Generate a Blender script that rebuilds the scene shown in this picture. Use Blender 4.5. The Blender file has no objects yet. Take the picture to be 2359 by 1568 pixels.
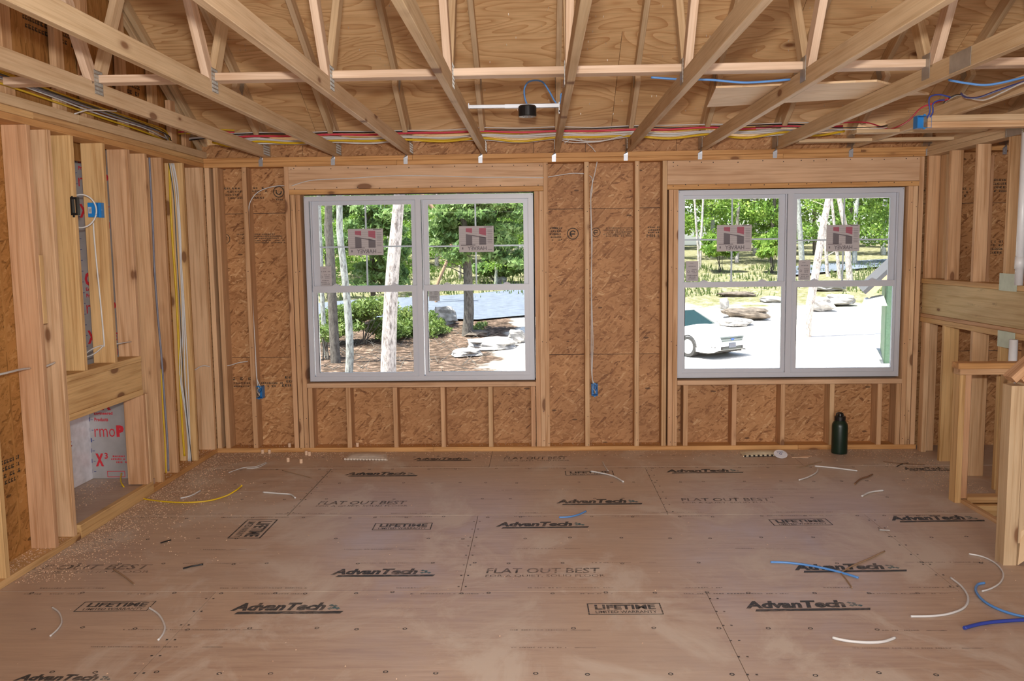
import bpy, math, random
import numpy as np
from mathutils import Vector, Matrix, noise as mnoise

random.seed(7)
S = bpy.context.scene
COL = S.collection

# ---------------------------------------------------------------- camera, light, exposure
W, H, F = 2359.0, 1568.0, 1985.0
PITCH, YAW, ROLL = 0.1039, 0.0317, -0.0129
CAM = Vector((0.0, -7.126, 1.6814))
_fw = Vector((-math.sin(YAW) * math.cos(PITCH), math.cos(YAW) * math.cos(PITCH), -math.sin(PITCH)))
_rt = Vector((math.cos(YAW), math.sin(YAW), 0))
_up = _rt.cross(_fw)
RT = _rt * math.cos(ROLL) + _up * math.sin(ROLL)
UP = _up * math.cos(ROLL) - _rt * math.sin(ROLL)
cd = bpy.data.cameras.new('camera')
cam = bpy.data.objects.new('camera', cd)
COL.objects.link(cam)
cd.sensor_width = 36.0
cd.lens = F / W * 36.0
cd.clip_start = 0.05
cd.clip_end = 600
M3 = Matrix((RT, UP, -_fw)).transposed()
cam.matrix_world = Matrix.Translation(CAM) @ M3.to_4x4()
S.camera = cam
S.view_settings.view_transform = 'Standard'
S.view_settings.look = 'None'
S.view_settings.exposure = 0.0
S.view_settings.gamma = 1.0
S.view_settings.use_curve_mapping = False
S.cycles.use_denoising = True
S.cycles.max_bounces = 8
S.cycles.diffuse_bounces = 5
S.cycles.transparent_max_bounces = 16
S.cycles.sample_clamp_indirect = 6.0

wd = bpy.data.worlds.new('world')
S.world = wd
wd.use_nodes = True
nt = wd.node_tree
bg = nt.nodes['Background']
sky = nt.nodes.new('ShaderNodeTexSky')
sky.sky_type = 'NISHITA'
sky.sun_disc = False
sky.sun_elevation = math.radians(58)
sky.sun_rotation = math.radians(200)
sky.air_density = 1.0
sky.dust_density = 2.0
nt.links.new(sky.outputs[0], bg.inputs[0])
bg.inputs[1].default_value = 0.42

def lamp(name, kind, loc, direction, energy, color, **kw):
    d = bpy.data.lights.new(name, kind)
    d.energy = energy
    d.color = color
    for k, v in kw.items():
        setattr(d, k, v)
    o = bpy.data.objects.new(name, d)
    COL.objects.link(o)
    o.location = loc
    o.rotation_euler = Vector(direction).to_track_quat('-Z', 'Y').to_euler()
    return o

lamp('sun', 'SUN', (0, 0, 30), (0.34, 0.12, -0.93), 19.0, (1.0, 0.95, 0.86), angle=0.009)
# the photographer's flash, in the hot shoe above the lens
lamp('camera_flash', 'SPOT', (0.0, -7.10, 1.88), (-0.02, 1.0, 0.03), 640.0, (1.0, 0.95, 0.88), spot_size=math.radians(110), spot_blend=0.9, shadow_soft_size=0.05)
# added fill light behind the camera, set where the panes don't mirror it
lamp('rear_fill', 'AREA', (1.25, -9.2, 1.45), (-0.08, 1.0, 0.02), 190.0, (0.97, 0.98, 1.0), shape='RECTANGLE', size=2.4, size_y=2.3)

# ---------------------------------------------------------------- placement helpers
def ray(px, py):
    return RT * ((px - W / 2) / F) - UP * ((py - H / 2) / F) + _fw

def at(px, py, axis, val):
    d = ray(px, py)
    i = 'XYZ'.index(axis)
    return CAM + d * ((val - CAM[i]) / d[i])

def ground_h(x, y):
    h = -1.85 + 0.055 * max(0.0, y - 24.0)
    if y > 95:
        h = -1.85 + 0.055 * 71
    return h

def at_ground(px, py, lift=0.0):
    d = ray(px, py)
    t = 8.0
    while t < 140:
        p = CAM + d * t
        if p.z <= ground_h(p.x, p.y) + lift:
            return p
        t += 0.05
    return CAM + d * 120

def empty(name, loc=(0, 0, 0), label=None, cat=None, group=None, kind=None, rotz=0.0):
    o = bpy.data.objects.new(name, None)
    COL.objects.link(o)
    o.location = loc
    o.rotation_euler = (0, 0, rotz)
    o.empty_display_size = 0.1
    tag(o, label, cat, group, kind)
    return o

def tag(o, label=None, cat=None, group=None, kind=None):
    if label: o['label'] = label
    if cat: o['category'] = cat
    if group: o['group'] = group
    if kind: o['kind'] = kind
    return o

def world_of(o):
    m = Matrix.Translation(o.location) @ o.rotation_euler.to_matrix().to_4x4()
    if o.parent is not None:
        return world_of(o.parent) @ o.matrix_parent_inverse @ m
    return m

def link(name, me, mat, parent=None, mw=None, local=False):
    o = bpy.data.objects.new(name, me)
    COL.objects.link(o)
    if mat is not None and not me.materials:
        for m in (mat if isinstance(mat, (list, tuple)) else [mat]):
            me.materials.append(m)
    if mw is None:
        mw = Matrix.Identity(4)
    o.location = mw.to_translation()
    o.rotation_euler = mw.to_euler()
    if parent is not None:
        o.parent = parent
        if not local:
            o.matrix_parent_inverse = world_of(parent).inverted()
    return o

class MB:
    def __init__(self):
        self.v, self.f, self.m = [], [], []
        self.smooth = False
    def add(self, vs, fs, mi=0):
        k = len(self.v)
        self.v += [tuple(p) for p in vs]
        self.f += [tuple(i + k for i in f) for f in fs]
        self.m += [mi] * len(fs)
        return self
    def box(self, x0, x1, y0, y1, z0, z1, mi=0):
        vs = [(x, y, z) for z in (z0, z1) for y in (y0, y1) for x in (x0, x1)]
        return self.add(vs, [(0, 2, 3, 1), (4, 5, 7, 6), (0, 1, 5, 4), (2, 6, 7, 3), (0, 4, 6, 2), (1, 3, 7, 5)], mi)
    def rbox(self, x0, x1, y0, y1, z0, z1, c=0.002, mi=0):
        """box with its long (x) edges chamfered"""
        prof = [(y0 + c, z0), (y1 - c, z0), (y1, z0 + c), (y1, z1 - c), (y1 - c, z1), (y0 + c, z1), (y0, z1 - c), (y0, z0 + c)]
        vs = [(x0, a, b) for a, b in prof] + [(x1, a, b) for a, b in prof]
        fs = [(i, (i + 1) % 8, 8 + (i + 1) % 8, 8 + i) for i in range(8)]
        fs += [tuple(range(7, -1, -1)), tuple(range(8, 16))]
        return self.add(vs, fs, mi)
    def prism(self, pts, d, mi=0):
        """closed polygon pts (3-d) swept by vector d"""
        n = len(pts)
        vs = [Vector(p) for p in pts] + [Vector(p) + Vector(d) for p in pts]
        fs = [tuple(range(n)), tuple(range(2 * n - 1, n - 1, -1))]
        fs += [(i, n + i, n + (i + 1) % n, (i + 1) % n) for i in range(n)]
        return self.add(vs, fs, mi)
    def cyl(self, p0, p1, r0, r1=None, n=12, mi=0, caps=True):
        r1 = r0 if r1 is None else r1
        p0, p1 = Vector(p0), Vector(p1)
        a = (p1 - p0).normalized()
        u = a.orthogonal().normalized()
        w = a.cross(u)
        vs = []
        for p, r in ((p0, r0), (p1, r1)):
            for i in range(n):
                t = 2 * math.pi * i / n
                vs.append(p + (u * math.cos(t) + w * math.sin(t)) * r)
        fs = [(i, (i + 1) % n, n + (i + 1) % n, n + i) for i in range(n)]
        if caps:
            fs += [tuple(range(n - 1, -1, -1)), tuple(range(n, 2 * n))]
        return self.add(vs, fs, mi)
    def lathe(self, prof, c=(0, 0, 0), n=24, mi=0):
        vs = []
        for r, z in prof:
            for i in range(n):
                t = 2 * math.pi * i / n
                vs.append((c[0] + r * math.cos(t), c[1] + r * math.sin(t), c[2] + z))
        fs = []
        for k in range(len(prof) - 1):
            for i in range(n):
                fs.append((k * n + i, k * n + (i + 1) % n, (k + 1) * n + (i + 1) % n, (k + 1) * n + i))
        fs.append(tuple(range(n - 1, -1, -1)))
        fs.append(tuple(range((len(prof) - 1) * n, len(prof) * n)))
        return self.add(vs, fs, mi)
    def tube(self, pts, r, n=7, sub=6, mi=0):
        P = smooth_path(pts, sub)
        rs = r if isinstance(r, (list, tuple)) else None
        vs, k = [], len(P)
        ref = Vector((0.13, 0.21, 0.97))
        for i, p in enumerate(P):
            t = (P[min(i + 1, k - 1)] - P[max(i - 1, 0)]).normalized()
            u = t.cross(ref)
            if u.length < 1e-3: u = t.orthogonal()
            u.normalize()
            w = t.cross(u)
            rr = (rs[0] + (rs[1] - rs[0]) * i / (k - 1)) if rs else r
            for j in range(n):
                a = 2 * math.pi * j / n
                vs.append(p + (u * math.cos(a) + w * math.sin(a)) * rr)
        fs = []
        for i in range(k - 1):
            for j in range(n):
                fs.append((i * n + j, i * n + (j + 1) % n, (i + 1) * n + (j + 1) % n, (i + 1) * n + j))
        fs += [tuple(range(n - 1, -1, -1)), tuple(range((k - 1) * n, k * n))]
        return self.add(vs, fs, mi)
    def mesh(self, name='mesh', smooth=False):
        me = bpy.data.meshes.new(name)
        me.from_pydata([tuple(p) for p in self.v], [], self.f)
        if any(self.m):
            me.polygons.foreach_set('material_index', self.m)
        if smooth or self.smooth:
            me.polygons.foreach_set('use_smooth', [len(f) <= 4 for f in self.f])
        me.update()
        return me
    def build(self, name, mat, parent=None, mw=None, smooth=False, local=False):
        return link(name, self.mesh(name, smooth), mat, parent, mw, local)

def smooth_path(pts, sub):
    pts = [Vector(p) for p in pts]
    if len(pts) < 3 or sub < 2:
        return pts
    out = []
    for i in range(len(pts) - 1):
        a = pts[max(i - 1, 0)]; b = pts[i]; c = pts[i + 1]; d = pts[min(i + 2, len(pts) - 1)]
        for k in range(sub):
            t = k / sub
            out.append(0.5 * ((2 * b) + (c - a) * t + (2 * a - 5 * b + 4 * c - d) * t * t + (3 * b - a - 3 * c + d) * t ** 3))
    out.append(pts[-1])
    return out

def frame(origin, u, v):
    u = Vector(u).normalized()
    w = u.cross(Vector(v)).normalized()
    v = w.cross(u)
    m = Matrix((u, v, w)).transposed().to_4x4()
    return Matrix.Translation(Vector(origin)) @ m

_jit = random.Random(3)
def lumber(name, mat, parent, x0, x1, y0, y1, z0, z1, axis, c=0.0022):
    """a sawn board given by its world box; the local x axis runs along the grain"""
    cx, cy, cz = (x0 + x1) / 2, (y0 + y1) / 2, (z0 + z1) / 2
    dx, dy, dz = (x1 - x0) / 2, (y1 - y0) / 2, (z1 - z0) / 2
    if axis == 'X': u, v, l, a, b = (1, 0, 0), (0, 0, 1), dx, dz, dy
    elif axis == 'Y': u, v, l, a, b = (0, 1, 0), (0, 0, 1), dy, dz, dx
    else: u, v, l, a, b = (0, 0, 1), (1, 0, 0), dz, dx, dy
    return MB().rbox(-l, l, -a, a, -b, b, c).build(name, mat, parent, frame((cx, cy, cz), u, v))

def beam(name, mat, parent, p0, p1, w, h, side, c=0.0022):
    """board from p0 to p1 (centre line); w along 'side', h across it"""
    p0, p1 = Vector(p0), Vector(p1)
    L = (p1 - p0).length
    return MB().rbox(-L / 2, L / 2, -w / 2, w / 2, -h / 2, h / 2, c).build(name, mat, parent, frame((p0 + p1) / 2, p1 - p0, side))

def panel(name, mat, parent, origin, u, v, w, h, t):
    """sheet: local x,y in the sheet's plane, thickness along u x v"""
    mw = frame(Vector(origin) + Vector(u) * (w / 2) + Vector(v) * (h / 2), u, v)
    return MB().box(-w / 2, w / 2, -h / 2, h / 2, 0, t).build(name, mat, parent, mw)

_tx = {}
def text_mesh(body, bold=0.0, shear=0.0, spacing=1.0):
    key = (body, bold, shear, spacing)
    if key in _tx: return _tx[key]
    c = bpy.data.curves.new('t', 'FONT')
    c.body = body
    c.size = 1.0
    c.resolution_u = 2
    c.extrude = 0.0
    c.offset = bold
    c.shear = shear
    c.space_character = spacing
    o = bpy.data.objects.new('t', c)
    COL.objects.link(o)
    dg = bpy.context.evaluated_depsgraph_get()
    dg.update()
    me = bpy.data.meshes.new_from_object(o.evaluated_get(dg))
    vs = [tuple(v.co) for v in me.vertices]
    fs = [tuple(p.vertices) for p in me.polygons]
    bpy.data.objects.remove(o)
    bpy.data.curves.remove(c)
    bpy.data.meshes.remove(me)
    if vs:
        xs = [v[0] for v in vs]; ys = [v[1] for v in vs]
        x0, y0 = min(xs), min(ys); w = max(xs) - x0; h = max(ys) - y0
        vs = [((v[0] - x0) / w, (v[1] - y0) / h) for v in vs]
    _tx[key] = (vs, fs)
    return _tx[key]

def put_text(mb, body, x, y, w, h, z=0.0, mi=0, mirror=False, **kw):
    vs, fs = text_mesh(body, **kw)
    if mirror:
        mb.add([(x + w - a * w, y + b * h, z) for a, b in vs], [tuple(reversed(f)) for f in fs], mi)
    else:
        mb.add([(x + a * w, y + b * h, z) for a, b in vs], fs, mi)
    return mb

def rect(mb, x0, y0, x1, y1, z=0.0, mi=0):
    return mb.add([(x0, y0, z), (x1, y0, z), (x1, y1, z), (x0, y1, z)], [(0, 1, 2, 3)], mi)

def outline(mb, x0, y0, x1, y1, t, z=0.0, mi=0):
    rect(mb, x0, y0, x1, y0 + t, z, mi); rect(mb, x0, y1 - t, x1, y1, z, mi)
    rect(mb, x0, y0 + t, x0 + t, y1 - t, z, mi); rect(mb, x1 - t, y0 + t, x1, y1 - t, z, mi)

def ring(mb, cx, cy, r, t, z=0.0, n=14, mi=0, a0=0.0, a1=2 * math.pi):
    vs, fs = [], []
    for i in range(n + 1):
        a = a0 + (a1 - a0) * i / n
        vs += [(cx + r * math.cos(a), cy + r * math.sin(a), z), (cx + (r - t) * math.cos(a), cy + (r - t) * math.sin(a), z)]
    for i in range(n):
        fs.append((2 * i, 2 * i + 2, 2 * i + 3, 2 * i + 1))
    mb.add(vs, fs, mi)

def blur_lines(mb, x0, y0, x1, y1, rows, rnd, z=0.0, mi=0):
    """rows of short dashes: small print too worn to read"""
    rh = (y1 - y0) / rows
    for r in range(rows):
        ins = rnd.random() * 0.18 * (x1 - x0)
        x = x0 + ins
        xe = x1 - rnd.random() * 0.18 * (x1 - x0)
        yb = y0 + r * rh + rh * 0.22
        while x < xe:
            w = rnd.uniform(0.35, 0.75) * rh
            if rnd.random() > 0.14:
                hh = rh * rnd.uniform(0.5, 0.6)
                rect(mb, x, yb, min(x + w, xe), yb + hh * 0.38, z, mi)
                rect(mb, x + w * 0.1, yb + hh * 0.38, x + w * 0.5, yb + hh, z, mi)
                rect(mb, x + w * 0.6, yb + hh * 0.7, min(x + w, xe), yb + hh, z, mi)
            x += w * 1.28

# ---------------------------------------------------------------- materials
def new_mat(name):
    m = bpy.data.materials.new(name)
    m.use_nodes = True
    nt = m.node_tree
    b = nt.nodes['Principled BSDF']
    return m, nt, b

def N(nt, typ, ins=None, **props):
    n = nt.nodes.new(typ)
    for k, v in props.items():
        setattr(n, k, v)
    for k, v in (ins or {}).items():
        sock = n.inputs[k]
        if isinstance(v, bpy.types.NodeSocket):
            nt.links.new(v, sock)
        else:
            sock.default_value = v
    return n

def ramp(nt, fac, stops):
    n = nt.nodes.new('ShaderNodeValToRGB')
    e = n.color_ramp.elements
    while len(e) > 1: e.remove(e[-1])
    e[0].position, e[0].color = stops[0][0], tuple(stops[0][1]) + (1,)
    for p, c in stops[1:]:
        x = e.new(p); x.color = tuple(c) + (1,)
    nt.links.new(fac, n.inputs[0])
    return n.outputs[0]

def mixc(nt, fac, a, b, mode='MIX'):
    n = nt.nodes.new('ShaderNodeMix')
    n.data_type = 'RGBA'
    n.blend_type = mode
    for s, v in ((n.inputs[0], fac), (n.inputs[6], a), (n.inputs[7], b)):
        if isinstance(v, bpy.types.NodeSocket): nt.links.new(v, s)
        elif isinstance(v, (tuple, list)): s.default_value = tuple(v) + ((1,) if len(v) == 3 else ())
        else: s.default_value = v
    return n.outputs[2]

def math_(nt, op, a, b=0.0, clamp=False):
    n = nt.nodes.new('ShaderNodeMath')
    n.operation = op
    n.use_clamp = clamp
    for s, v in ((n.inputs[0], a), (n.inputs[1], b)):
        if isinstance(v, bpy.types.NodeSocket): nt.links.new(v, s)
        else: s.default_value = v
    return n.outputs[0]

def obj_coord(nt, spread=17.0):
    tc = N(nt, 'ShaderNodeTexCoord')
    oi = N(nt, 'ShaderNodeObjectInfo')
    off = math_(nt, 'MULTIPLY', oi.outputs['Random'], spread)
    add = N(nt, 'ShaderNodeVectorMath', {0: tc.outputs['Object'], 1: off}, operation='ADD')
    return add.outputs[0], oi.outputs['Random']

def mapping(nt, vec, scale, rot=(0, 0, 0), loc=(0, 0, 0)):
    return N(nt, 'ShaderNodeMapping', {'Vector': vec, 'Scale': scale, 'Rotation': rot, 'Location': loc}).outputs[0]

def simple(name, col, rough=0.6, metal=0.0, spec=0.5, bump=0.0, **kw):
    m, nt, b = new_mat(name)
    b.inputs['Base Color'].default_value = tuple(col) + (1,)
    b.inputs['Roughness'].default_value = rough
    b.inputs['Metallic'].default_value = metal
    b.inputs['Specular IOR Level'].default_value = spec
    vec, rnd = obj_coord(nt)
    n = N(nt, 'ShaderNodeTexNoise', {'Vector': vec, 'Scale': kw.get('nscale', 18.0), 'Detail': 3.0})
    v = kw.get('var', 0.12)
    c = ramp(nt, n.outputs[0], [(0.3, [x * (1 - v) for x in col]), (0.7, [min(1, x * (1 + v)) for x in col])])
    nt.links.new(c, b.inputs['Base Color'])
    if bump:
        bp = N(nt, 'ShaderNodeBump', {'Height': n.outputs[0], 'Strength': bump, 'Distance': 0.01})
        nt.links.new(bp.outputs[0], b.inputs['Normal'])
    return m

def wood(name, tints, grain=0.2, knots=0.5, stain=0.0):
    m, nt, b = new_mat(name)
    vec, rnd = obj_coord(nt)
    base = ramp(nt, rnd, [(i / max(1, len(tints) - 1), t) for i, t in enumerate(tints)])
    # long growth-ring streaks
    g1 = N(nt, 'ShaderNodeTexNoise', {'Vector': mapping(nt, vec, (0.9, 26, 26)), 'Scale': 1.6, 'Detail': 4.0, 'Distortion': 0.6})
    g2 = N(nt, 'ShaderNodeTexNoise', {'Vector': mapping(nt, vec, (3.0, 170, 170)), 'Scale': 1.0, 'Detail': 2.0})
    big = N(nt, 'ShaderNodeTexNoise', {'Vector': mapping(nt, vec, (1.4, 5, 5)), 'Scale': 1.3, 'Detail': 3.0})
    gr = ramp(nt, g1.outputs[0], [(0.34, (1 - grain * 1.5, 1 - grain * 2.0, 1 - grain * 2.6)), (0.5, (1, 1, 1)), (0.66, (1 + grain * .35, 1 + grain * .3, 1 + grain * .25))])
    c = mixc(nt, 1.0, base, gr, 'MULTIPLY')
    fine = ramp(nt, g2.outputs[0], [(0.35, (0.9, 0.88, 0.86)), (0.6, (1.04, 1.04, 1.04))])
    c = mixc(nt, 0.8, c, fine, 'MULTIPLY')
    bl = ramp(nt, big.outputs[0], [(0.3, (0.86, 0.80, 0.74)), (0.55, (1, 1, 1)), (0.75, (1.08, 1.07, 1.06))])
    c = mixc(nt, 0.9, c, bl, 'MULTIPLY')
    if knots > 0:
        vo = N(nt, 'ShaderNodeTexVoronoi', {'Vector': mapping(nt, vec, (2.9, 7.0, 0.8)), 'Scale': 1.0})
        sep = N(nt, 'ShaderNodeSeparateColor', {0: vo.outputs['Color']})
        on = math_(nt, 'LESS_THAN', sep.outputs[0], knots)
        sz = math_(nt, 'MULTIPLY', sep.outputs[1], 0.13)
        d = math_(nt, 'SUBTRACT', vo.outputs['Distance'], sz)
        k = ramp(nt, d, [(0.0, (1, 1, 1)), (0.035, (1, 1, 1)), (0.075, (0.25, 0.25, 0.25)), (0.16, (0, 0, 0))])
        kk = math_(nt, 'MULTIPLY', k, on)
        kk = math_(nt, 'MULTIPLY', kk, 0.85)
        c = mixc(nt, kk, c, (0.16, 0.06, 0.022))
    if stain:
        st = N(nt, 'ShaderNodeTexNoise', {'Vector': mapping(nt, vec, (2, 9, 9)), 'Scale': 2.2, 'Detail': 5.0, 'Roughness': 0.7})
        sm = ramp(nt, st.outputs[0], [(0.60, (0, 0, 0)), (0.72, (stain, stain, stain))])
        c = mixc(nt, sm, c, (0.10, 0.07, 0.045))
    nt.links.new(c, b.inputs['Base Color'])
    b.inputs['Roughness'].default_value = 0.62
    b.inputs['Specular IOR Level'].default_value = 0.3
    bp = N(nt, 'ShaderNodeBump', {'Height': g1.outputs[0], 'Strength': 0.25, 'Distance': 0.002})
    nt.links.new(bp.outputs[0], b.inputs['Normal'])
    return m

def osb_mat(name, dark, mid, light, pale):
    m, nt, b = new_mat(name)
    vec, rnd = obj_coord(nt)
    wob = N(nt, 'ShaderNodeTexNoise', {'Vector': vec, 'Scale': 9.0, 'Detail': 2.0})
    vec2 = mixc(nt, 0.02, vec, wob.outputs['Color'])
    cols, hs = [], []
    for i, (a, sc) in enumerate([(0.15, (10, 60, 9)), (1.35, (13, 62, 9)), (-0.7, (12, 66, 9)), (0.55, (11, 70, 9)), (-0.2, (13, 85, 9)), (2.3, (14, 80, 9))]):
        vo = N(nt, 'ShaderNodeTexVoronoi', {'Vector': mapping(nt, mapping(nt, vec2, (1, 1, 1), (0, 0, a)), sc, (0, 0, 0), (i * 3.1, i * 1.7, 0)), 'Scale': 1.0, 'Randomness': 1.0})
        s = N(nt, 'ShaderNodeSeparateColor', {0: vo.outputs['Color']})
        cols.append((s.outputs[0], s.outputs[1]))
    v = cols[0][0]
    for i in (1, 2, 3, 4, 5):
        sel = math_(nt, 'GREATER_THAN', cols[i][1], 0.68)
        mx = N(nt, 'ShaderNodeMix', {0: sel, 2: v, 3: cols[i][0]})
        v = mx.outputs[0]
    fine = N(nt, 'ShaderNodeTexNoise', {'Vector': mapping(nt, vec2, (40, 120, 10), (0, 0, 0.3)), 'Scale': 1.0, 'Detail': 4.0})
    v2 = math_(nt, 'ADD', math_(nt, 'MULTIPLY', v, 0.72), math_(nt, 'MULTIPLY', fine.outputs[0], 0.34))
    c = ramp(nt, v2, [(0.12, dark), (0.22, mid), (0.55, light), (0.80, light), (0.97, pale)])
    big = N(nt, 'ShaderNodeTexNoise', {'Vector': vec, 'Scale': 2.6, 'Detail': 3.0})
    c = mixc(nt, 1.0, c, ramp(nt, big.outputs[0], [(0.35, (0.86, 0.82, 0.78)), (0.65, (1.08, 1.08, 1.06))]), 'MULTIPLY')
    # a few dark bark flakes
    vb = N(nt, 'ShaderNodeTexVoronoi', {'Vector': mapping(nt, vec2, (5, 14, 4), (0, 0, 0.6)), 'Scale': 1.4})
    sb = N(nt, 'ShaderNodeSeparateColor', {0: vb.outputs['Color']})
    dk = math_(nt, 'MULTIPLY', math_(nt, 'LESS_THAN', vb.outputs['Distance'], 0.16), math_(nt, 'GREATER_THAN', sb.outputs[0], 0.86))
    c = mixc(nt, math_(nt, 'MULTIPLY', dk, 0.75), c, [x * 0.35 for x in dark])
    nt.links.new(c, b.inputs['Base Color'])
    b.inputs['Roughness'].default_value = 0.6
    b.inputs['Specular IOR Level'].default_value = 0.35
    bp = N(nt, 'ShaderNodeBump', {'Height': v2, 'Strength': 0.12, 'Distance': 0.002})
    nt.links.new(bp.outputs[0], b.inputs['Normal'])
    return m

def ply_mat(name, early, late, knotc, rings=9.0, kn=0.5):
    m, nt, b = new_mat(name)
    vec, rnd = obj_coord(nt, 9.0)
    n1 = N(nt, 'ShaderNodeTexNoise', {'Vector': mapping(nt, vec, (0.75, 2.6, 1)), 'Scale': 1.0, 'Detail': 1.2, 'Distortion': 0.7})
    t = math_(nt, 'MULTIPLY', n1.outputs[0], rings)
    vo = N(nt, 'ShaderNodeTexVoronoi', {'Vector': mapping(nt, vec, (1.6, 3.0, 1)), 'Scale': 1.0})
    t = math_(nt, 'ADD', t, math_(nt, 'DIVIDE', 0.22, math_(nt, 'ADD', vo.outputs['Distance'], 0.12)))
    fr = math_(nt, 'FRACT', math_(nt, 'MULTIPLY', t, 2.3))
    pp = math_(nt, 'POWER', fr, 3.0)
    fine = N(nt, 'ShaderNodeTexNoise', {'Vector': mapping(nt, vec, (6, 90, 1)), 'Scale': 1.0, 'Detail': 3.0})
    c = mixc(nt, math_(nt, 'MULTIPLY', pp, 0.72), early, late)
    c = mixc(nt, 0.8, c, ramp(nt, fine.outputs[0], [(0.35, (0.88, 0.85, 0.80)), (0.6, (1.05, 1.04, 1.02))]), 'MULTIPLY')
    big = N(nt, 'ShaderNodeTexNoise', {'Vector': vec, 'Scale': 1.7, 'Detail': 2.0})
    c = mixc(nt, 0.8, c, ramp(nt, big.outputs[0], [(0.35, (0.86, 0.80, 0.74)), (0.65, (1.06, 1.06, 1.06))]), 'MULTIPLY')
    sep = N(nt, 'ShaderNodeSeparateColor', {0: vo.outputs['Color']})
    on = math_(nt, 'LESS_THAN', sep.outputs[0], kn)
    k = ramp(nt, vo.outputs['Distance'], [(0.0, (1, 1, 1)), (0.05, (0.9, 0.9, 0.9)), (0.085, (0.35, 0.35, 0.35)), (0.14, (0, 0, 0))])
    c = mixc(nt, math_(nt, 'MULTIPLY', k, on), c, knotc)
    nt.links.new(c, b.inputs['Base Color'])
    b.inputs['Roughness'].default_value = 0.6
    b.inputs['Specular IOR Level'].default_value = 0.3
    return m

def floor_mat():
    m, nt, b = new_mat('subfloor_board')
    tc = N(nt, 'ShaderNodeTexCoord')
    vec = tc.outputs['Object']
    vr, rnd = obj_coord(nt)
    s1 = N(nt, 'ShaderNodeTexNoise', {'Vector': mapping(nt, vr, (3.2, 34, 1)), 'Scale': 1.0, 'Detail': 5.0, 'Roughness': 0.65, 'Distortion': 0.5})
    s2 = N(nt, 'ShaderNodeTexNoise', {'Vector': mapping(nt, vr, (1.3, 4, 1)), 'Scale': 1.0, 'Detail': 3.0})
    c = ramp(nt, s1.outputs[0], [(0.28, (0.33, 0.20, 0.135)), (0.48, (0.44, 0.295, 0.205)), (0.72, (0.54, 0.39, 0.28))])
    c = mixc(nt, 0.9, c, ramp(nt, s2.outputs[0], [(0.3, (0.88, 0.80, 0.76)), (0.7, (1.08, 1.06, 1.03))]), 'MULTIPLY')
    geo = N(nt, 'ShaderNodeNewGeometry')
    # dust swept in patches and drag marks
    d1 = N(nt, 'ShaderNodeTexNoise', {'Vector': mapping(nt, geo.outputs['Position'], (1.3, 1.0, 1)), 'Scale': 1.5, 'Detail': 7.0, 'Roughness': 0.68, 'Distortion': 0.6})
    dm = ramp(nt, d1.outputs[0], [(0.50, (0, 0, 0)), (0.62, (0.85, 0.85, 0.85))])
    c = mixc(nt, dm, c, (0.62, 0.52, 0.43))
    d3 = N(nt, 'ShaderNodeTexNoise', {'Vector': mapping(nt, geo.outputs['Position'], (0.5, 0.5, 1)), 'Scale': 1.0, 'Detail': 4.0})
    hz = ramp(nt, d3.outputs[0], [(0.32, (0.25, 0.25, 0.25)), (0.7, (0.68, 0.68, 0.68))])
    c = mixc(nt, hz, c, (0.50, 0.415, 0.35))
    # dirt smudges
    d2 = N(nt, 'ShaderNodeTexNoise', {'Vector': mapping(nt, geo.outputs['Position'], (1.6, 3.6, 1), loc=(4, 2, 0)), 'Scale': 1.6, 'Detail': 6.0, 'Roughness': 0.75})
    sm = ramp(nt, d2.outputs[0], [(0.66, (0, 0, 0)), (0.80, (0.7, 0.7, 0.7))])
    c = mixc(nt, sm, c, (0.10, 0.09, 0.085))
    nt.links.new(c, b.inputs['Base Color'])
    rr = ramp(nt, d1.outputs[0], [(0.4, (0.40, 0.40, 0.40)), (0.7, (0.68, 0.68, 0.68))])
    nt.links.new(rr, b.inputs['Roughness'])
    b.inputs['Specular IOR Level'].default_value = 0.5
    bp = N(nt, 'ShaderNodeBump', {'Height': s1.outputs[0], 'Strength': 0.2, 'Distance': 0.002})
    nt.links.new(bp.outputs[0], b.inputs['Normal'])
    return m

def ink_mat(name, col, keep=0.75, scale=60.0):
    m, nt, b = new_mat(name)
    b.inputs['Base Color'].default_value = tuple(col) + (1,)
    b.inputs['Roughness'].default_value = 0.7
    geo = N(nt, 'ShaderNodeNewGeometry')
    n = N(nt, 'ShaderNodeTexNoise', {'Vector': mapping(nt, geo.outputs['Position'], (0.35, 1.0, 1.0)), 'Scale': scale, 'Detail': 4.0, 'Roughness': 0.7})
    n2 = N(nt, 'ShaderNodeTexNoise', {'Vector': geo.outputs['Position'], 'Scale': 5.0, 'Detail': 3.0})
    s = math_(nt, 'ADD', math_(nt, 'MULTIPLY', n.outputs[0], 0.6), math_(nt, 'MULTIPLY', n2.outputs[0], 0.4))
    a = ramp(nt, s, [(0.36, (0.95, 0.95, 0.95)), (0.52, (keep, keep, keep)), (0.64, (keep * 0.35,) * 3)])
    nt.links.new(a, b.inputs['Alpha'])
    return m

def leaf_mat(name, cols, trans=0.45):
    m, nt, b = new_mat(name)
    geo = N(nt, 'ShaderNodeNewGeometry')
    n = N(nt, 'ShaderNodeTexNoise', {'Vector': geo.outputs['Position'], 'Scale': 1.1, 'Detail': 5.0, 'Roughness': 0.8})
    c = ramp(nt, n.outputs[0], [(0.32, cols[0]), (0.5, cols[1]), (0.68, cols[2])])
    nt.links.new(c, b.inputs['Base Color'])
    b.inputs['Roughness'].default_value = 0.55
    tr = N(nt, 'ShaderNodeBsdfTranslucent', {'Color': c})
    mx = N(nt, 'ShaderNodeMixShader', {0: trans, 1: b.outputs[0], 2: tr.outputs[0]})
    nt.links.new(mx.outputs[0], nt.nodes['Material Output'].inputs[0])
    return m

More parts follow.
